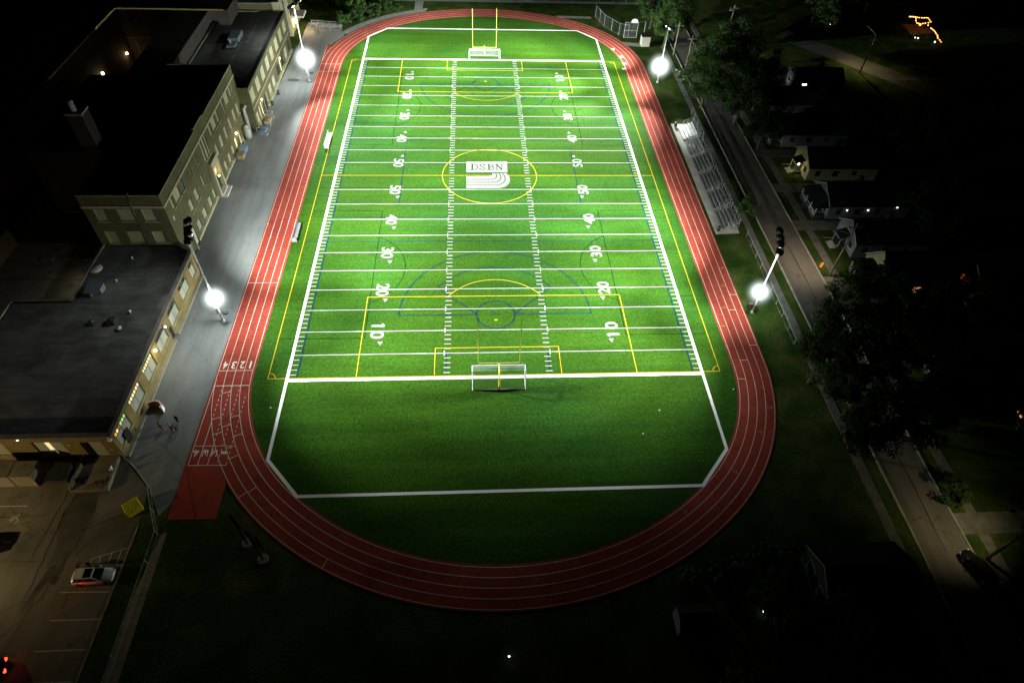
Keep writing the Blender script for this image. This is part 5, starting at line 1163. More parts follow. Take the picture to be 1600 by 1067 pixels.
# ---------------------------------------------------------------- houses
def house(x0, x1, y0, y1, ze, zr, wm_, label, porch="hip", chim=True, lit=None):
    t = thing("bungalow", label, "house", (x0, y0, 0), "houses across the street")
    ym_ = (y0+y1)/2; o_ = .35
    w = MB(); ops = [(1.0, 2.2, 1.0, 2.2), (y1-y0-2.6, y1-y0-1.2, 1.0, 2.2), ((y1-y0)/2-.5, (y1-y0)/2+.5, .3, 2.4)]
    facade(w, (x0, y0, 0), (0, 1, 0), (-1, 0, 0), y1-y0, 0, ze, ops, .12)
    w.face([(x0, y0, ze), (x0, y1, ze), (x0, ym_, zr)]); w.face([(x1, y0, ze), (x1, y1, ze), (x1, ym_, zr)][::-1])
    L = x1-x0; so = [(1.5, 2.6, 1.0, 2.2), (5.0, 6.4, 1.0, 2.2), (9.0, 10.0, 1.2, 2.2)]
    facade(w, (x0, y0, 0), (1, 0, 0), (0, -1, 0), L, 0, ze, so, .12)
    w.face([(x0, y1, 0), (x1, y1, 0), (x1, y1, ze), (x0, y1, ze)]); w.face([(x1, y0, 0), (x1, y1, 0), (x1, y1, ze), (x1, y0, ze)])
    w.build("wall", wm_, t)
    for i, q in enumerate(ops[:2]):
        p = MB(); p.box(x0+.08, x0+.11, y0+q[0], y0+q[1], q[2], q[3]); f_ = p.build("window", (lit[0] if lit and i == 0 else "glass_dark"), t)
        p = MB(); p.box(x0-.02, x0+.03, y0+q[0]-.1, y0+q[0], q[2]-.1, q[3]+.1); p.box(x0-.02, x0+.03, y0+q[1], y0+q[1]+.1, q[2]-.1, q[3]+.1); p.box(x0-.021, x0+.03, y0+q[0], y0+q[1], q[3], q[3]+.1); p.box(x0-.05, x0+.03, y0+q[0], y0+q[1], q[2]-.12, q[2]); p.build("frame", "trim_white", f_)
    p = MB(); p.box(x0+.08, x0+.11, y0+ops[2][0], y0+ops[2][1], .3, 2.4); p.build("door", "steel_dark", t)
    for i, q in enumerate(so):
        p = MB(); p.box(x0+q[0], x0+q[1], y0+.08, y0+.11, q[2], q[3]); p.build("window", (lit[1] if lit and i == 1 else "glass_dark"), t)
    m = MB(); k = (zr-ze)/((y1-y0)/2); ze2 = ze-o_*k
    for ya, yb in ((y0-o_, ym_), (y1+o_, ym_)):
        m.face([(x0-o_, ya, ze2+.05), (x1+o_, ya, ze2+.05), (x1+o_, yb, zr+.05), (x0-o_, yb, zr+.05)]); m.face([(x0-o_, ya, ze2+.19), (x1+o_, ya, ze2+.19), (x1+o_, yb, zr+.19), (x0-o_, yb, zr+.19)])
        m.face([(x0-o_, ya, ze2+.05), (x1+o_, ya, ze2+.05), (x1+o_, ya, ze2+.19), (x0-o_, ya, ze2+.19)])
    rf = m.build("roof", "shingle", t)
    m = MB()
    for ya, yb in ((y0-o_, ym_), (y1+o_, ym_)): m.face([(x0-o_-.01, ya, ze2+.02), (x0-o_-.01, yb, zr+.02), (x0-o_-.01, yb, zr+.2), (x0-o_-.01, ya, ze2+.2)])
    m.build("verge_board", "trim_white", rf)
    if chim: m = MB(); m.box(x0+6, x0+6.7, ym_+.4, ym_+1.1, ze+.8, zr+1.0); m.build("chimney", "brick_chimney", rf)
    if porch == "hip":
        xp = x0-2.2; a, b = y0+.4, y1-.6
        m = MB(); P = [(xp-.3, a-.3, 2.35), (xp-.3, b+.3, 2.35), (x0-.02, b+.3, 2.35), (x0-.02, a-.3, 2.35)]; rgd = [(x0-.02, a+1.0, 3.6), (x0-.02, b-1.0, 3.6)]
        m.face([P[0], P[1], rgd[1], rgd[0]]); m.face([P[0], rgd[0], P[3]]); m.face([P[1], P[2], rgd[1]]); m.face([(p[0], p[1], p[2]-.08) for p in P]); m.build("porch_roof", "shingle", t)
        m = MB()
        for q in range(4): yy = a+(b-a)*q/3; m.box(xp-.08, xp+.08, yy-.08, yy+.08, .6, 2.3)
        m.build("porch_column", "trim_white", t)
        m = MB(); m.box(xp-.1, x0-.02, a-.1, b+.1, 0, .55); dk = m.build("porch_deck", "siding_grey", t)
        m = MB(); m.box(xp-.12, xp-.04, a, b, 1.25, 1.33); m.box(xp-.12, xp-.04, a, b, .62, .68); [m.box(xp-.1, xp-.06, a+.2*i, a+.2*i+.05, .68, 1.25) for i in range(int((b-a)/.2)) if abs(a+.2*i-(a+b)/2) > .6]; m.box(xp, x0-.1, a-.05, a+.03, 1.25, 1.33); m.build("porch_rail", "trim_white", dk)
        m = MB(); [m.box(xp-.4-.35*i, xp-.1-.35*i, (a+b)/2-.7, (a+b)/2+.7, 0, .42-.16*i) for i in range(3)]; m.build("step", "siding_grey", dk)
    elif porch == "awning":
        ya = ym_-1.2
        m = MB(); m.face([(x0-1.7, ya, 2.3), (x0-1.7, ya+2.4, 2.3), (x0-.02, ya+2.4, 3.0), (x0-.02, ya, 3.0)]); m.face([(x0-1.7, ya, 2.22), (x0-1.7, ya+2.4, 2.22), (x0-.02, ya+2.4, 2.92), (x0-.02, ya, 2.92)]); m.build("porch_roof", "shingle", t)
        m = MB(); m.box(x0-1.6, x0-1.5, ya+.05, ya+.15, 0, 2.3); m.box(x0-1.6, x0-1.5, ya+2.2, ya+2.3, 0, 2.3); m.build("porch_column", "trim_white", t)
        m = MB(); m.box(x0-1.6, x0-.02, ya, ya+2.4, 0, .45); dk = m.build("porch_deck", "siding_grey", t)
        m = MB(); [m.box(x0-3.4, x0-1.7, ya+.1+2.1*i, ya+.18+2.1*i, .75, .82) for i in range(2)]; [m.box(x0-2-.35*i, x0-1.65-.35*i, ya+.2, ya+2.1, 0, .35-.1*i) for i in range(3)]; m.build("step_rail", "trim_white", dk)
    return t
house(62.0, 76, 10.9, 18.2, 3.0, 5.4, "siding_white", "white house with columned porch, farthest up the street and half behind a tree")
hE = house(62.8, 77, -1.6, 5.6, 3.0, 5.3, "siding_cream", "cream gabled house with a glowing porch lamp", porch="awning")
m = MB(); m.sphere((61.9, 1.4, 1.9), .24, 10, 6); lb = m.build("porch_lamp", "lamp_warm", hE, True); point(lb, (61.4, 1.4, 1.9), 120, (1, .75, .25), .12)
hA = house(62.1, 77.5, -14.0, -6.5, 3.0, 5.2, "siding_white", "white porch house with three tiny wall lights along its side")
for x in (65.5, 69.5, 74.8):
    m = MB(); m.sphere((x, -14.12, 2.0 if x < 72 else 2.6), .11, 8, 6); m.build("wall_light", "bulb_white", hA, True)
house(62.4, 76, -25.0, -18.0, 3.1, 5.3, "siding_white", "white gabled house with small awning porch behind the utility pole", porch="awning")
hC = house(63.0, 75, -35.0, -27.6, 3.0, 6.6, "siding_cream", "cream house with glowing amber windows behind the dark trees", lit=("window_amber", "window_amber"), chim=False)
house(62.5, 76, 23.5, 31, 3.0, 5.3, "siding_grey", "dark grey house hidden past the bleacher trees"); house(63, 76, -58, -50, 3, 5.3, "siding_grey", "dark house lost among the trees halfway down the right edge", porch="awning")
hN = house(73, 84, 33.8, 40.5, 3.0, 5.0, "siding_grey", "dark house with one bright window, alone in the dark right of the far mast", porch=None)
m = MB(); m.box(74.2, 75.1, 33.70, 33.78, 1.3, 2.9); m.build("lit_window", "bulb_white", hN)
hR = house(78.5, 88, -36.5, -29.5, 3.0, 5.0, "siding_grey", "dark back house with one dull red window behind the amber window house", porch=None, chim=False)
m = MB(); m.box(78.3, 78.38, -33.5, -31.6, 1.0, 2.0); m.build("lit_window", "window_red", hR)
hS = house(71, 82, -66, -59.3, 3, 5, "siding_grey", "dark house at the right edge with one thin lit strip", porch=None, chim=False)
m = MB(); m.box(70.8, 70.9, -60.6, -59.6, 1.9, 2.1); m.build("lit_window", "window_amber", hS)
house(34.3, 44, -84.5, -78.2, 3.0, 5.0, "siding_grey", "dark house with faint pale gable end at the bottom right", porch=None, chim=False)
t = thing("garden_shed", "small dark-roofed shed with pale end wall below the bottom track bend", "shed", (19.5, -84.8, 0))
m = MB(); m.box(17.9, 21.5, -86.2, -83.8, 0, 2.2); m.build("wall", "siding_white", t); m = MB(); m.face([(17.7, -86.4, 2.15), (21.7, -86.4, 2.15), (21.7, -85, 3.2), (17.7, -85, 3.2)]); m.face([(17.7, -83.6, 2.15), (21.7, -83.6, 2.15), (21.7, -85, 3.2), (17.7, -85, 3.2)]); m.face([(17.9, -86.2, 2.2), (17.9, -83.8, 2.2), (17.9, -85, 3.15)]); m.face([(21.5, -86.2, 2.2), (21.5, -83.8, 2.2), (21.5, -85, 3.15)]); m.build("roof", "shingle", t)
t = thing("back_garage", "dark garage with a pale gable corner behind the amber window house", "garage", (76, -38, 0)); m = MB(); m.box(74.5, 80, -43, -38.2, 0, 2.6); m.build("wall", "siding_cream", t)
m = MB(); m.face([(74.2, -43.3, 2.6), (80.3, -43.3, 2.6), (80.3, -40.6, 4.2), (74.2, -40.6, 4.2)]); m.face([(74.2, -37.9, 2.6), (80.3, -37.9, 2.6), (80.3, -40.6, 4.2), (74.2, -40.6, 4.2)]); m.face([(74.5, -43, 2.6), (74.5, -38.2, 2.6), (74.5, -40.6, 4.1)]); m.build("roof", "shingle", t)

# string-lit patio far right ------------------------------------------------
t = thing("string_lights", "warm string of bulbs looping round a distant patio and fence", "string lights", (122, 70, 0))
PB = [(119.9, 74.6), (120.3, 74.6), (120.7, 74.6), (121.1, 74.5), (121.5, 74.4), (121.9, 74.2), (122.4, 74.0), (123.1, 73.9), (123.8, 73.9), (124.5, 74.1), (124.9, 73.8), (124.7, 72.6), (124.4, 71.3), (123.4, 70.6), (122.3, 70.2), (121.5, 70.0), (120.3, 69.2), (120.3, 70.0), (119.9, 70.2), (120.4, 71.8), (121.0, 73.1), (122.4, 68.8), (122.2, 66.8), (122.3, 66.1), (122.3, 65.3), (122.2, 64.4), (121.9, 63.4), (121.7, 62.2), (121.3, 61.4), (120.9, 60.5), (120.8, 59.3), (120.6, 58.1)]
for i, (x, y) in enumerate(PB): m = MB(); m.sphere((x, y, 2.6), .28 if i == 16 else .14, 8, 5); m.build("bulb", "bulb_warm", t, True)
m = MB(); m.tube([(x, y, 2.72) for x, y in PB[:19]], .02, 4, False); m.tube([(x, y, 2.72) for x, y in PB[21:]], .02, 4, False); m.build("cord", "black_metal", t)
for x, y in ((119.8, 74.7), (125.1, 73.9), (124.4, 70.9), (120.0, 69.0), (122.4, 66.9), (120.5, 57.9)): m = MB(); m.tube([(x, y, 0), (x, y, 2.8)], .05, 5); m.build("post", "wood_pole", t)
t = MB(); t.prism([(119, 68), (125.5, 69.5), (125.5, 75), (119, 75.5)], 0, .3); t = t.build("patio_deck", "wood_deck", loc=(122, 71, 0)); tag(t, "wooden patio deck glowing under the string lights", "deck")
for i, (x, y) in enumerate([(118.2, 65.6), (118.8, 65.2), (122.4, 62.9)]):
    t = thing("garden_lamp", ["tiny white garden lamp, left one of the pair below the string lights", "brighter white garden lamp of the pair below the string lights", "white garden lamp at the foot of the string of bulbs"][i], "garden lamp", (x, y, 0), "tiny garden lamps far right")
    m = MB(); m.sphere((x, y, .6), .1 if i == 0 else .16, 8, 5); m.build("globe", "bulb_white", t, True); m = MB(); m.tube([(x, y, 0), (x, y, .6)], .03, 5); m.build("stake", "steel_dark", t)
for i, (x, y, l_) in enumerate([(97.5, 74.0, "tiny white lamp alone in the dark, left of the string lights"), (93.8, 74.2, "faint white lamp just left of another, far top right"), (-0.2, -87.7, "tiny white light alone on the dark lawn at the bottom centre"), (27.8, -84.2, "tiny white light among the bottom right trees")]):
    t = thing("garden_lamp", l_, "garden lamp", (x, y, 0)); m = MB(); m.sphere((x, y, .5), .09, 8, 5); m.build("globe", "bulb_white", t, True); m = MB(); m.tube([(x, y, 0), (x, y, .5)], .03, 5); m.build("stake", "steel_dark", t)

# utility poles, wires, street lamps -----------------------------------------
def upole(x, y, h, label, arm=None, lamp=None, aimxy=None, col=(1, .78, .5)):
    t = thing("utility_pole", label, "utility pole", (x, y, 0), "utility poles along the street")
    m = MB(); m.tube([(x, y, 0), (x, y, h*.5), (x, y, h)], [.19, .16, .12], 10); m.build("pole", "wood_pole", t, True)
    m = MB(); m.box(x-1.1, x+1.1, y-.06, y+.06, h-.9, h-.75); m.build("crossarm", "wood_pole", t)
    m = MB(); [m.tube([(x+q, y, h-.75), (x+q, y, h-.5)], .05, 6) for q in (-1, -.4, .4, 1)]; m.build("insulator", "steel_dark", t)
    if arm:
        ax, ay, az = arm; m = MB(); m.tube([(x, y, az-.5), ((x+ax)/2, (y+ay)/2, az-.05), (ax, ay, az)], .05, 6); am = m.build("lamp_arm", "galv", t)
        m = MB(); m.sphere((ax, ay, az), .32, 12, 6, (1.5, .8, .35)); m.build("lamp_head", "galv", am, True)
        if lamp: spot(am, (ax, ay, az-.2), aimxy+(0,), lamp, 57, col, .15)
    return t
upole(56.9, -29.6, 11.0, "leaning-looking wooden utility pole beside the lamp-lit stretch of street", (54.3, -29.2, 9.2), 6500, (52.8, -26.0), (1, .76, .52))
upole(56.6, -79.1, 9.0, "wooden utility pole beside the parked black car at the bottom right", (55.3, -77.3, 8.6), 2600, (54.3, -73.8), (1, .80, .42))
upole(48.5, 54.5, 8.0, "slim utility pole right of the far floodlight mast, nearer one of the two")
upole(50.2, 47.8, 7.6, "thin utility pole beside the street, right of the two slim ones by the far mast")
upole(64.1, 62.0, 9.5, "tall thin utility pole at the top by the sunken driveway", (62.8, 60.5, 8.8), 1500, (61, 55), (1, .72, .4))
upole(94.0, 45.2, 9.0, "utility pole throwing a dark shadow line across the lit side road", (93.6, 49.5, 9.6), 4500, (95.5, 47.5), (1, .78, .42))
t = thing("overhead_wires", "thin overhead wires strung along the street between utility poles", "wires", (57, -30, 10)); m = MB()
for q in (-1, 1):
    m.tube([(56.6+q, -100, 8.5), (56.6+q, -79.1, 8.2), (56.75+q, -55, 8.2), (56.9+q, -29.6, 10.5), (56, 10, 9.0), (50.2+q, 47.8, 7.1)], .018, 3, False)
m.build("wire", "black_metal", t)
# hydrant-like orange post, car, bins
t = thing("fire_hydrant", "orange fire hydrant on the verge beside the utility pole", "hydrant", (56.3, -27.3, 0))
m = MB(); m.tube([(56.3, -27.3, 0), (56.3, -27.3, .12), (56.3, -27.3, .13), (56.3, -27.3, .75), (56.3, -27.3, .9)], [.26, .26, .19, .19, .06], 12); m.build("barrel", "hydrant", t, True)
m = MB(); m.tube([(56.0, -27.3, .5), (56.6, -27.3, .5)], .09, 8); m.tube([(56.3, -27.6, .45), (56.3, -27.3, .45)], .1, 8); m.build("nozzle", "hydrant", t)
for i, (x, y, mt, l_) in enumerate([(56.5, -82.3, "cloth_white", "pale rubbish bag at the kerb behind the black car"), (57.0, -83.4, "black_metal", "black rubbish bag beside the pale one at the kerb")]):
    t = MB(); t.sphere((x, y, .3), .42, 12, 8, (1, .9, .75)); t.tube([(x, y, .55), (x, y, .72)], [.1, .16], 6); t = t.build("rubbish_bag", mt, smooth=True, loc=(x, y, 0)); tag(t, l_, "bag", "rubbish bags at the kerb")
tree(55.8, -32.6, 1.0, 1.0, "bush", "low dark shrub at the foot of the utility pole", "shrub", "bush")

# ---------------------------------------------------------------- cars
def car(x, y, rz, paint, label, lit=False, roofm=None, L=4.35, Wd=1.78):
    t = thing("parked_car", label, "car", (x, y, 0), "parked cars", rz=rz)
    st_ = [(-.5, .62, .34, .62), (-.485, .80, .25, .78), (-.44, .90, .20, .92), (-.30, .97, .18, .98), (-.1, 1.0, .17, .98), (.15, 1.0, .17, .95), (.30, .98, .18, .88), (.42, .90, .20, .78), (.475, .78, .24, .68), (.5, .60, .32, .55)]
    m = MB(); n_ = 12
    for sx, wk, zb, zt in st_:
        for j in range(n_):
            a = 2*math.pi*j/n_+math.pi/n_; ca, sa = math.cos(a), math.sin(a)
            cx_ = math.copysign(abs(ca)**.45, ca); sz_ = math.copysign(abs(sa)**.45, sa)
            m.v.append((sx*L, cx_*wk*Wd/2*(1-.06*max(0, sz_)), (zb+zt)/2+sz_*(zt-zb)/2))
    for i in range(len(st_)-1):
        for j in range(n_): m.f.append((i*n_+j, i*n_+(j+1) % n_, (i+1)*n_+(j+1) % n_, (i+1)*n_+j)); m.m.append(0)
    m.f.append(tuple(range(n_))[::-1]); m.f.append(tuple((len(st_)-1)*n_+j for j in range(n_))); m.m += [0, 0]
    m.build("body", paint, t, True, world=False)
    # greenhouse: glass shell, painted roof and pillars
    bs = [(-.42, .80), (-.30, .86), (.08, .86), (.26, .82)]; tp = [(-.31, .62), (-.24, .68), (.02, .70), (.08, .64)]
    zB, zT = .90, 1.42
    m = MB(); lo_ = [(a*L, b*Wd/2) for a, b in bs]; hi = [(a*L, b*Wd/2) for a, b in tp]
    for s_ in (-1, 1):
        for i in range(3): m.face([(lo_[i][0], s_*lo_[i][1], zB), (lo_[i+1][0], s_*lo_[i+1][1], zB), (hi[i+1][0], s_*hi[i+1][1], zT), (hi[i][0], s_*hi[i][1], zT)])
    m.face([(lo_[0][0], -lo_[0][1], zB), (lo_[0][0], lo_[0][1], zB), (hi[0][0], hi[0][1], zT), (hi[0][0], -hi[0][1], zT)])
    m.face([(lo_[3][0], -lo_[3][1], zB), (lo_[3][0], lo_[3][1], zB), (hi[3][0], hi[3][1], zT), (hi[3][0], -hi[3][1], zT)])
    m.build("glass", "car_glass", t, world=False)
    m = MB(); R0 = [(hi[0][0], -hi[0][1]), (hi[3][0], -hi[3][1]), (hi[3][0], hi[3][1]), (hi[0][0], hi[0][1])]
    m.prism([(hi[0][0]-.04, -hi[0][1]), (hi[1][0], -hi[1][1]-.01), (hi[2][0], -hi[2][1]-.01), (hi[3][0]+.04, -hi[3][1]), (hi[3][0]+.04, hi[3][1]), (hi[2][0], hi[2][1]+.01), (hi[1][0], hi[1][1]+.01), (hi[0][0]-.04, hi[0][1])], zT-.01, zT+.045)
    for s_ in (-1, 1):
        for i in (0, 1, 3):
            m.tube([(lo_[i][0], s_*(lo_[i][1]+.005), zB-.02), (hi[i][0], s_*(hi[i][1]+.005), zT+.01)], .035, 5)
        xm = (lo_[1][0]+lo_[2][0])/2; m.tube([(xm, s_*(lo_[1][1]+.01), zB), (xm-.05, s_*(hi[1][1]+.015), zT)], .035, 5)
    rf = m.build("roof", paint, t, world=False)
    if roofm: m = MB(); m.box(-.14*L, .05*L, -.52, .52, zT+.046, zT+.055); m.build("sunroof", roofm, rf, world=False)
    for sx in (-.30, .31):
        for s_ in (-1, 1):
            m = MB(); m.tube([(sx*L, s_*(Wd/2-.22), .32), (sx*L, s_*(Wd/2+.01), .32)], .32, 18); wh = m.build("wheel", "tyre", t, world=False)
            m = MB(); m.tube([(sx*L, s_*(Wd/2), .32), (sx*L, s_*(Wd/2+.025), .32)], .2, 14); m.build("rim", "rim", wh, world=False)
    for s_ in (-1, 1):
        m = MB(); m.box(-.492*L, -.455*L, s_*.40, s_*.74, .62, .80); m.build("tail_light", "tail_lit" if lit else "tail_red", t, world=False)
        m = MB(); m.box(.44*L, .485*L, s_*.42, s_*.70, .52, .66); m.build("headlight", "headlamp", t, world=False)
        m = MB(); m.box(.13*L, .17*L, s_*(Wd/2-.02), s_*(Wd/2+.18), .90, 1.02); m.build("mirror", paint, t, world=False)
    return t
c1 = car(-45.4, -77.75, R(2), "car_silver", "pale hatchback with black glass roof, red glow on its side, in the marked bay", roofm="car_glass", lit=False)
car(54.6, -80.4, R(-72)+math.pi, "car_black", "glossy black car parked at the street kerb beside the utility pole", L=4.7)
car(-59.35, -73.9, R(180), "car_black", "black car whose tail pokes in at the left edge by the wheelchair bay", L=4.5)
c3 = car(-52.4, -87.3, R(200), "car_black", "dark car with glowing red tail light at the bottom left corner", lit=True)
point(c3, (-50.6, -86.3, .75), 70, (1, .07, .03), .1)
spot(c3, (-50.7, -86.2, .8), (-46.5, -79, .8), 4500, 14, (1, .05, .03), .1)
car(53.0, 37.0, R(90), "car_black", "dark car on the street under the trees near the far mast", L=4.6)

# ---------------------------------------------------------------- people
SK = {}
def person_parts(pose, seed=0):
    """skinned body grown over a posed skeleton; clothing is lifted off the same surface"""
    J = {}; E = []; Rr = {}
    def j(n, p, r, par=None):
        J[n] = Vector(p); Rr[n] = r
        if par: E.append((par, n))
    sit = pose == "sit"; bend = pose == "bend"
    hz = .47 if sit else (.86 if bend else .92)
    j("pelvis", (0, 0, hz), .145)
    if bend: j("waist", (0, .10, hz+.13), .125, "pelvis"); j("chest", (0, .30, hz+.28), .145, "waist"); j("neck0", (0, .45, hz+.36), .075, "chest"); j("neck", (0, .51, hz+.40), .055, "neck0"); j("head", (0, .60, hz+.44), .095, "neck"); j("crown", (0, .68, hz+.48), .085, "head")
    else:
        ly = -.05 if sit else 0
        j("waist", (0, ly*.5, hz+.18), .125, "pelvis"); j("chest", (0, ly, hz+.38), .150, "waist"); j("neck0", (0, ly, hz+.52), .075, "chest"); j("neck", (0, ly+.01, hz+.60), .053, "neck0"); j("head", (0, ly+.03, hz+.70), .092, "neck"); j("crown", (0, ly+.015, hz+.79), .082, "head"); j("nose", (0, ly+.135, hz+.70), .012, "head")
    ch = J["chest"]
    for s_, q in ((-1, "l"), (1, "r")):
        up_ = Vector((s_*.19, 0, .07)); j("sh"+q, ch+up_, .062, "chest")
        if bend: el = J["sh"+q]+Vector((s_*.05, .10, -.26)); ha = el+Vector((-s_*.03, .12, -.22))
        elif sit: el = J["sh"+q]+Vector((s_*.05, .08, -.25)); ha = el+Vector((-s_*.06, .22, -.02))
        elif pose == "walk": el = J["sh"+q]+Vector((s_*.05, .08*s_, -.27)); ha = el+Vector((0, .12+.05*s_, -.20))
        else: el = J["sh"+q]+Vector((s_*.07, -.02, -.27)); ha = el+Vector((-s_*.02, .08, -.23))
        j("el"+q, el, .043, "sh"+q); j("wr"+q, ha, .027, "el"+q)
        dh = (ha-el).normalized(); side = Vector((0, 1, 0)) if abs(dh.y) < .8 else Vector((0, 0, 1)); side = (side-dh*side.dot(dh)).normalized()
        j("pa"+q, ha+dh*.07, .032, "wr"+q)
        for k, (o_, L_) in enumerate(((-.03, .06), (-.01, .075), (.01, .07), (.03, .055))):
            b0 = ha+dh*.10+side*o_; j("f%d%s" % (k, q), b0, .010, "pa"+q); j("g%d%s" % (k, q), b0+dh*L_+Vector((-s_*.015, 0, -.01)), .008, "f%d%s" % (k, q))
        j("th"+q, ha+dh*.05+side*.045, .011, "wr"+q); j("ti"+q, ha+dh*.09+side*.065, .009, "th"+q)
        hp = J["pelvis"]+Vector((s_*.10, 0, -.05)); j("hi"+q, hp, .105, "pelvis")
        if sit: kn = hp+Vector((s_*.05, .42, .03)); an = kn+Vector((0, .05, -.38))
        elif pose == "walk": kn = hp+Vector((0, .12*s_, -.41)); an = Vector((kn.x, kn.y-.16*(1 if s_ < 0 else .1), .09))
        else: kn = hp+Vector((s_*.02, .02, -.42)); an = Vector((kn.x, -.01, .09))
        j("kn"+q, kn, .068, "hi"+q); j("an"+q, an, .042, "kn"+q); j("to"+q, an+Vector((0, .17, -.045)), .036, "an"+q)
    names = list(J); idx = {n_: i for i, n_ in enumerate(names)}
    me = bpy.data.meshes.new("sk"); me.from_pydata([tuple(J[n_]) for n_ in names], [(idx[a], idx[b]) for a, b in E], [])
    ob = bpy.data.objects.new("sk", me); C.objects.link(ob)
    sk = ob.modifiers.new("skin", 'SKIN'); sk.use_smooth_shade = True; ss = ob.modifiers.new("s", 'SUBSURF'); ss.levels = 1
    for n_ in names: me.skin_vertices[0].data[idx[n_]].radius = (Rr[n_], Rr[n_]*(.78 if n_ in ("chest", "waist", "pelvis") else 1))
    me.skin_vertices[0].data[0].use_root = True
    bpy.context.view_layer.update()
    ev = bpy.data.meshes.new_from_object(ob.evaluated_get(bpy.context.evaluated_depsgraph_get()))
    bpy.data.objects.remove(ob)
    def region(p):
        best = None
        for a, b in E:
            A, B = J[a], J[b]; d = B-A; tt = max(0, min(1, (p-A).dot(d)/d.length_squared)); e = (A+d*tt-p).length-(Rr[a]*(1-tt)+Rr[b]*tt)
            if best is None or e < best[0]: best = (e, b)
        return best[1]
    reg = [region(f.center) for f in ev.polygons]
    def sub(test, off, name):
        v = []; f = []; mp = {}
        for p, r_ in zip(ev.polygons, reg):
            if not test(r_, p.center): continue
            ids = []
            for vi in p.vertices:
                if vi not in mp: mp[vi] = len(v); v.append(tuple(ev.vertices[vi].co+ev.vertices[vi].normal*off))
                ids.append(mp[vi])
            f.append(tuple(ids))
        m_ = bpy.data.meshes.new(name); m_.from_pydata(v, [], f); [setattr(q, "use_smooth", True) for q in m_.polygons]; return m_
    [setattr(q, "use_smooth", True) for q in ev.polygons]
    hd = J["head"]; top = (J["crown"]-J["neck"]).normalized(); front = Vector((0, 1, 0)) if pose != "bend" else Vector((0, .6, -.8))
    return {"body": ev, "shirt": sub(lambda r_, c: r_ in ("waist", "chest", "neck0", "shl", "shr", "ell", "elr") or (r_ in ("wrl", "wrr")), .014, "shirt"),
            "trousers": sub(lambda r_, c: r_ in ("hil", "hir", "knl", "knr", "anl", "anr") or (r_ == "waist" and c.z < hz+.05), .018, "trousers"),
            "shoe": sub(lambda r_, c: r_ in ("tol", "tor"), .010, "shoe"),
            "hair": sub(lambda r_, c: r_ in ("head", "crown") and ((c-hd).dot(top) > .045 or (c-hd).dot(front) < -.015), .012, "hair")}
def person(x, y, z, rz, pose, shirt, trousers, hair, label):
    if pose not in SK: SK[pose] = person_parts(pose)
    t = thing("person", label, "person", (x, y, z), None, rz)
    bd = None
    for k, mt in (("body", "skin"), ("shirt", shirt), ("trousers", trousers), ("shoe", "shoe"), ("hair", hair)):
        me = SK[pose][k].copy(); me.materials.clear(); me.materials.append(MATS[mt]); o = bpy.data.objects.new(k if k != "shoe" else "shoes", me); C.objects.link(o)
        o.parent = t
    return t
person(-44.3, -58.1, 0, R(70), "walk", "cloth_darkred", "cloth_black", "hair_dark", "person in a dark red top standing alone nearest the striped folding screen")
person(-42.9, -58.4, 0, R(-40), "stand", "cloth_red", "cloth_black", "hair_dark", "person in a bright red top in the group on the asphalt path")
person(-42.5, -57.1, 0, R(160), "stand", "cloth_black", "cloth_navy", "hair_dark", "person all in black standing at the back of the group on the path")
person(-42.2, -58.5, 0, R(100), "bend", "cloth_black", "cloth_black", "hair_dark", "person in black bending forward beside the red top")
person(-48.15, -64.4, .18, R(90), "sit", "cloth_white", "cloth_black", "hair_dark", "seated person in a pale top on the loading slab's low wall")
person(-48.05, -65.7, .18, R(95), "sit", "cloth_black", "cloth_navy", "hair_dark", "seated person in black on the slab wall beside the bicycle")
person(-47.55, -76.5, 0, R(-90), "bend", "cloth_darkred", "cloth_black", "hair_dark", "person bending at the rear corner of the pale hatchback")
person(-46.2, -76.55, 0, R(180), "stand", "cloth_black", "cloth_black", "hair_dark", "person in black standing at the side door of the pale hatchback")
# bicycle lying at the slab edge
t = thing("bicycle", "bicycle lying on the loading slab beside the seated person in black", "bicycle", (-49.4, -66.4, .34), rz=R(5)); 
for i, wx in enumerate((-.52, .52)):
    m = MB(); m.tube([(wx+.33*math.cos(R(a_)), .33*math.sin(R(a_)), .08) for a_ in range(0, 361, 20)], .022, 5, False); wh = m.build("wheel", "tyre", t, world=False)
    m = MB(); [m.tube([(wx, 0, .08), (wx+.32*math.cos(R(a_)), .32*math.sin(R(a_)), .08)], .004, 3) for a_ in range(0, 360, 30)]; m.build("spokes", "galv", wh, world=False)
m = MB(); F = {"r": (-.52, 0), "b": (-.08, -.05), "s": (-.2, .45), "h": (.38, .42), "f": (.52, 0)}
for a, b in (("r", "b"), ("r", "s"), ("b", "s"), ("b", "h"), ("s", "h"), ("h", "f")): m.tube([(*F[a], .09), (*F[b], .09)], .02, 6)
m.build("frame", "cloth_red", t, world=False)
m = MB(); m.box(-.32, -.08, .47, .53, .02, .16); m.build("saddle", "black_metal", t, world=False)
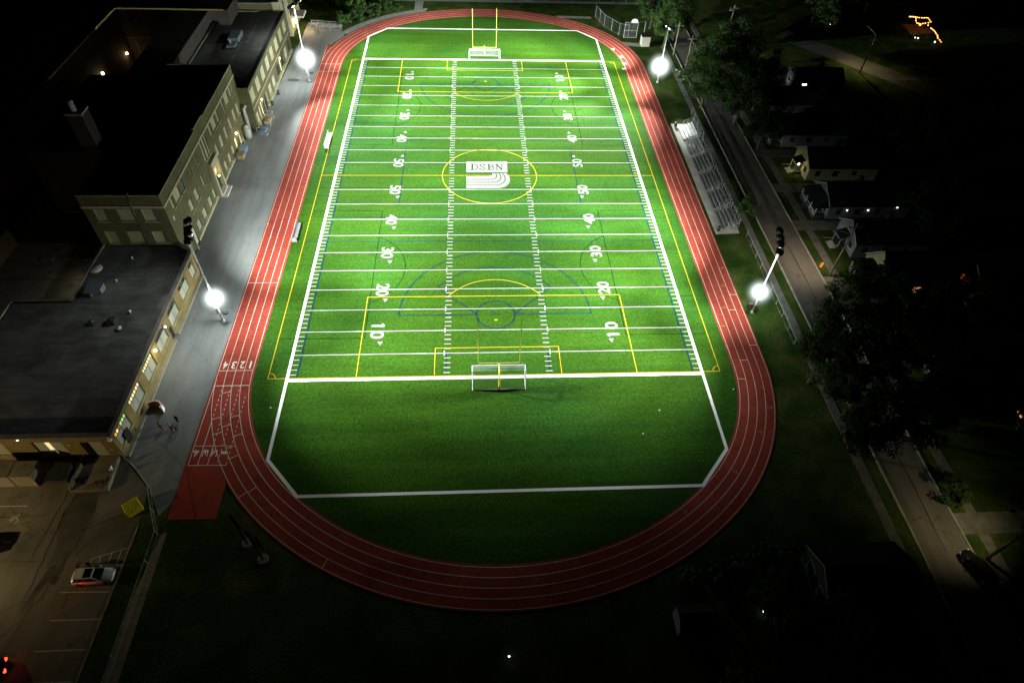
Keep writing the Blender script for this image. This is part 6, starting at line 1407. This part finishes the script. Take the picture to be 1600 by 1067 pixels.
m = MB(); m.tube([(.38, .42, .09), (.35, .56, .09), (.35, .56, .3)], .015, 5); m.tube([(.35, .56, .09), (.35, .56, -.0)], .015, 5); m.build("handlebar", "galv", t, world=False)
# striped folding screen
t = thing("folding_screen", "pink and white striped folding screen standing against the path by the low wing", "screen", (-45.7, -54.6, 0))
P = [(-46.85, -54.75), (-46.2, -54.45), (-45.6, -54.5), (-45.15, -54.9), (-45.05, -55.5)]
m = MB(); m.cur = 0
for i in range(4):
    a, b = Vector(P[i]), Vector(P[i+1]); d = (b-a).normalized(); nn = Vector((-d.y, d.x))*.24
    for k in range(4): m.cur = k % 2; m.prism([tuple(a+nn*(k/4)), tuple(b+nn*(k/4)), tuple(b+nn*((k+1)/4-.02)), tuple(a+nn*((k+1)/4-.02))], .02, 1.2-.02*k)
m.build("panel", ["pink_cloth", "white_cloth"], t)
m = MB(); [m.box(x-.05, x+.05, y-.3, y+.4, 0, .04) for x, y in (P[0], P[2], P[4])]; m.build("foot", "steel_dark", t)
# parking lot lamp just outside the left edge lights the lot and the low wing
t = thing("parking_lot_lamp", "tall parking lot lamp post with a warm lamp beyond the left edge", "street lamp", (-69, -80, 0))
m = MB(); m.tube([(-69, -80, 0), (-69, -80, 9)], [.14, .08], 10); m.build("pole", "steel_dark", t, True)
m = MB(); m.box(-69.2, -68.2, -80.2, -79.7, 9, 9.2); hd = m.build("lamp_head", "steel_dark", t); spot(hd, (-68.5, -80, 8.9), (-56.5, -66, 0), 12500, 76, (1, .76, .36), .15)
# white scraps on the lawn and turf
for i, (x, y) in enumerate([(19.0, -60.6), (33.4, -53.4), (-31.0, -55.1), (22.0, -56.8)]):
    m = MB(); m.sphere((x, y, .1), .11, 8, 6); o = m.build("ball", "white_paint", smooth=True, loc=(x, y, .1)); tag(o, ["small white ball alone in the dark right half of the end zone", "tiny white ball on the turf beside the right bend's inner edge", "tiny white ball on the turf beside the left bend's inner edge", "faint small ball between the goal line and the lone white ball"][i], "ball", "small balls left on the turf")
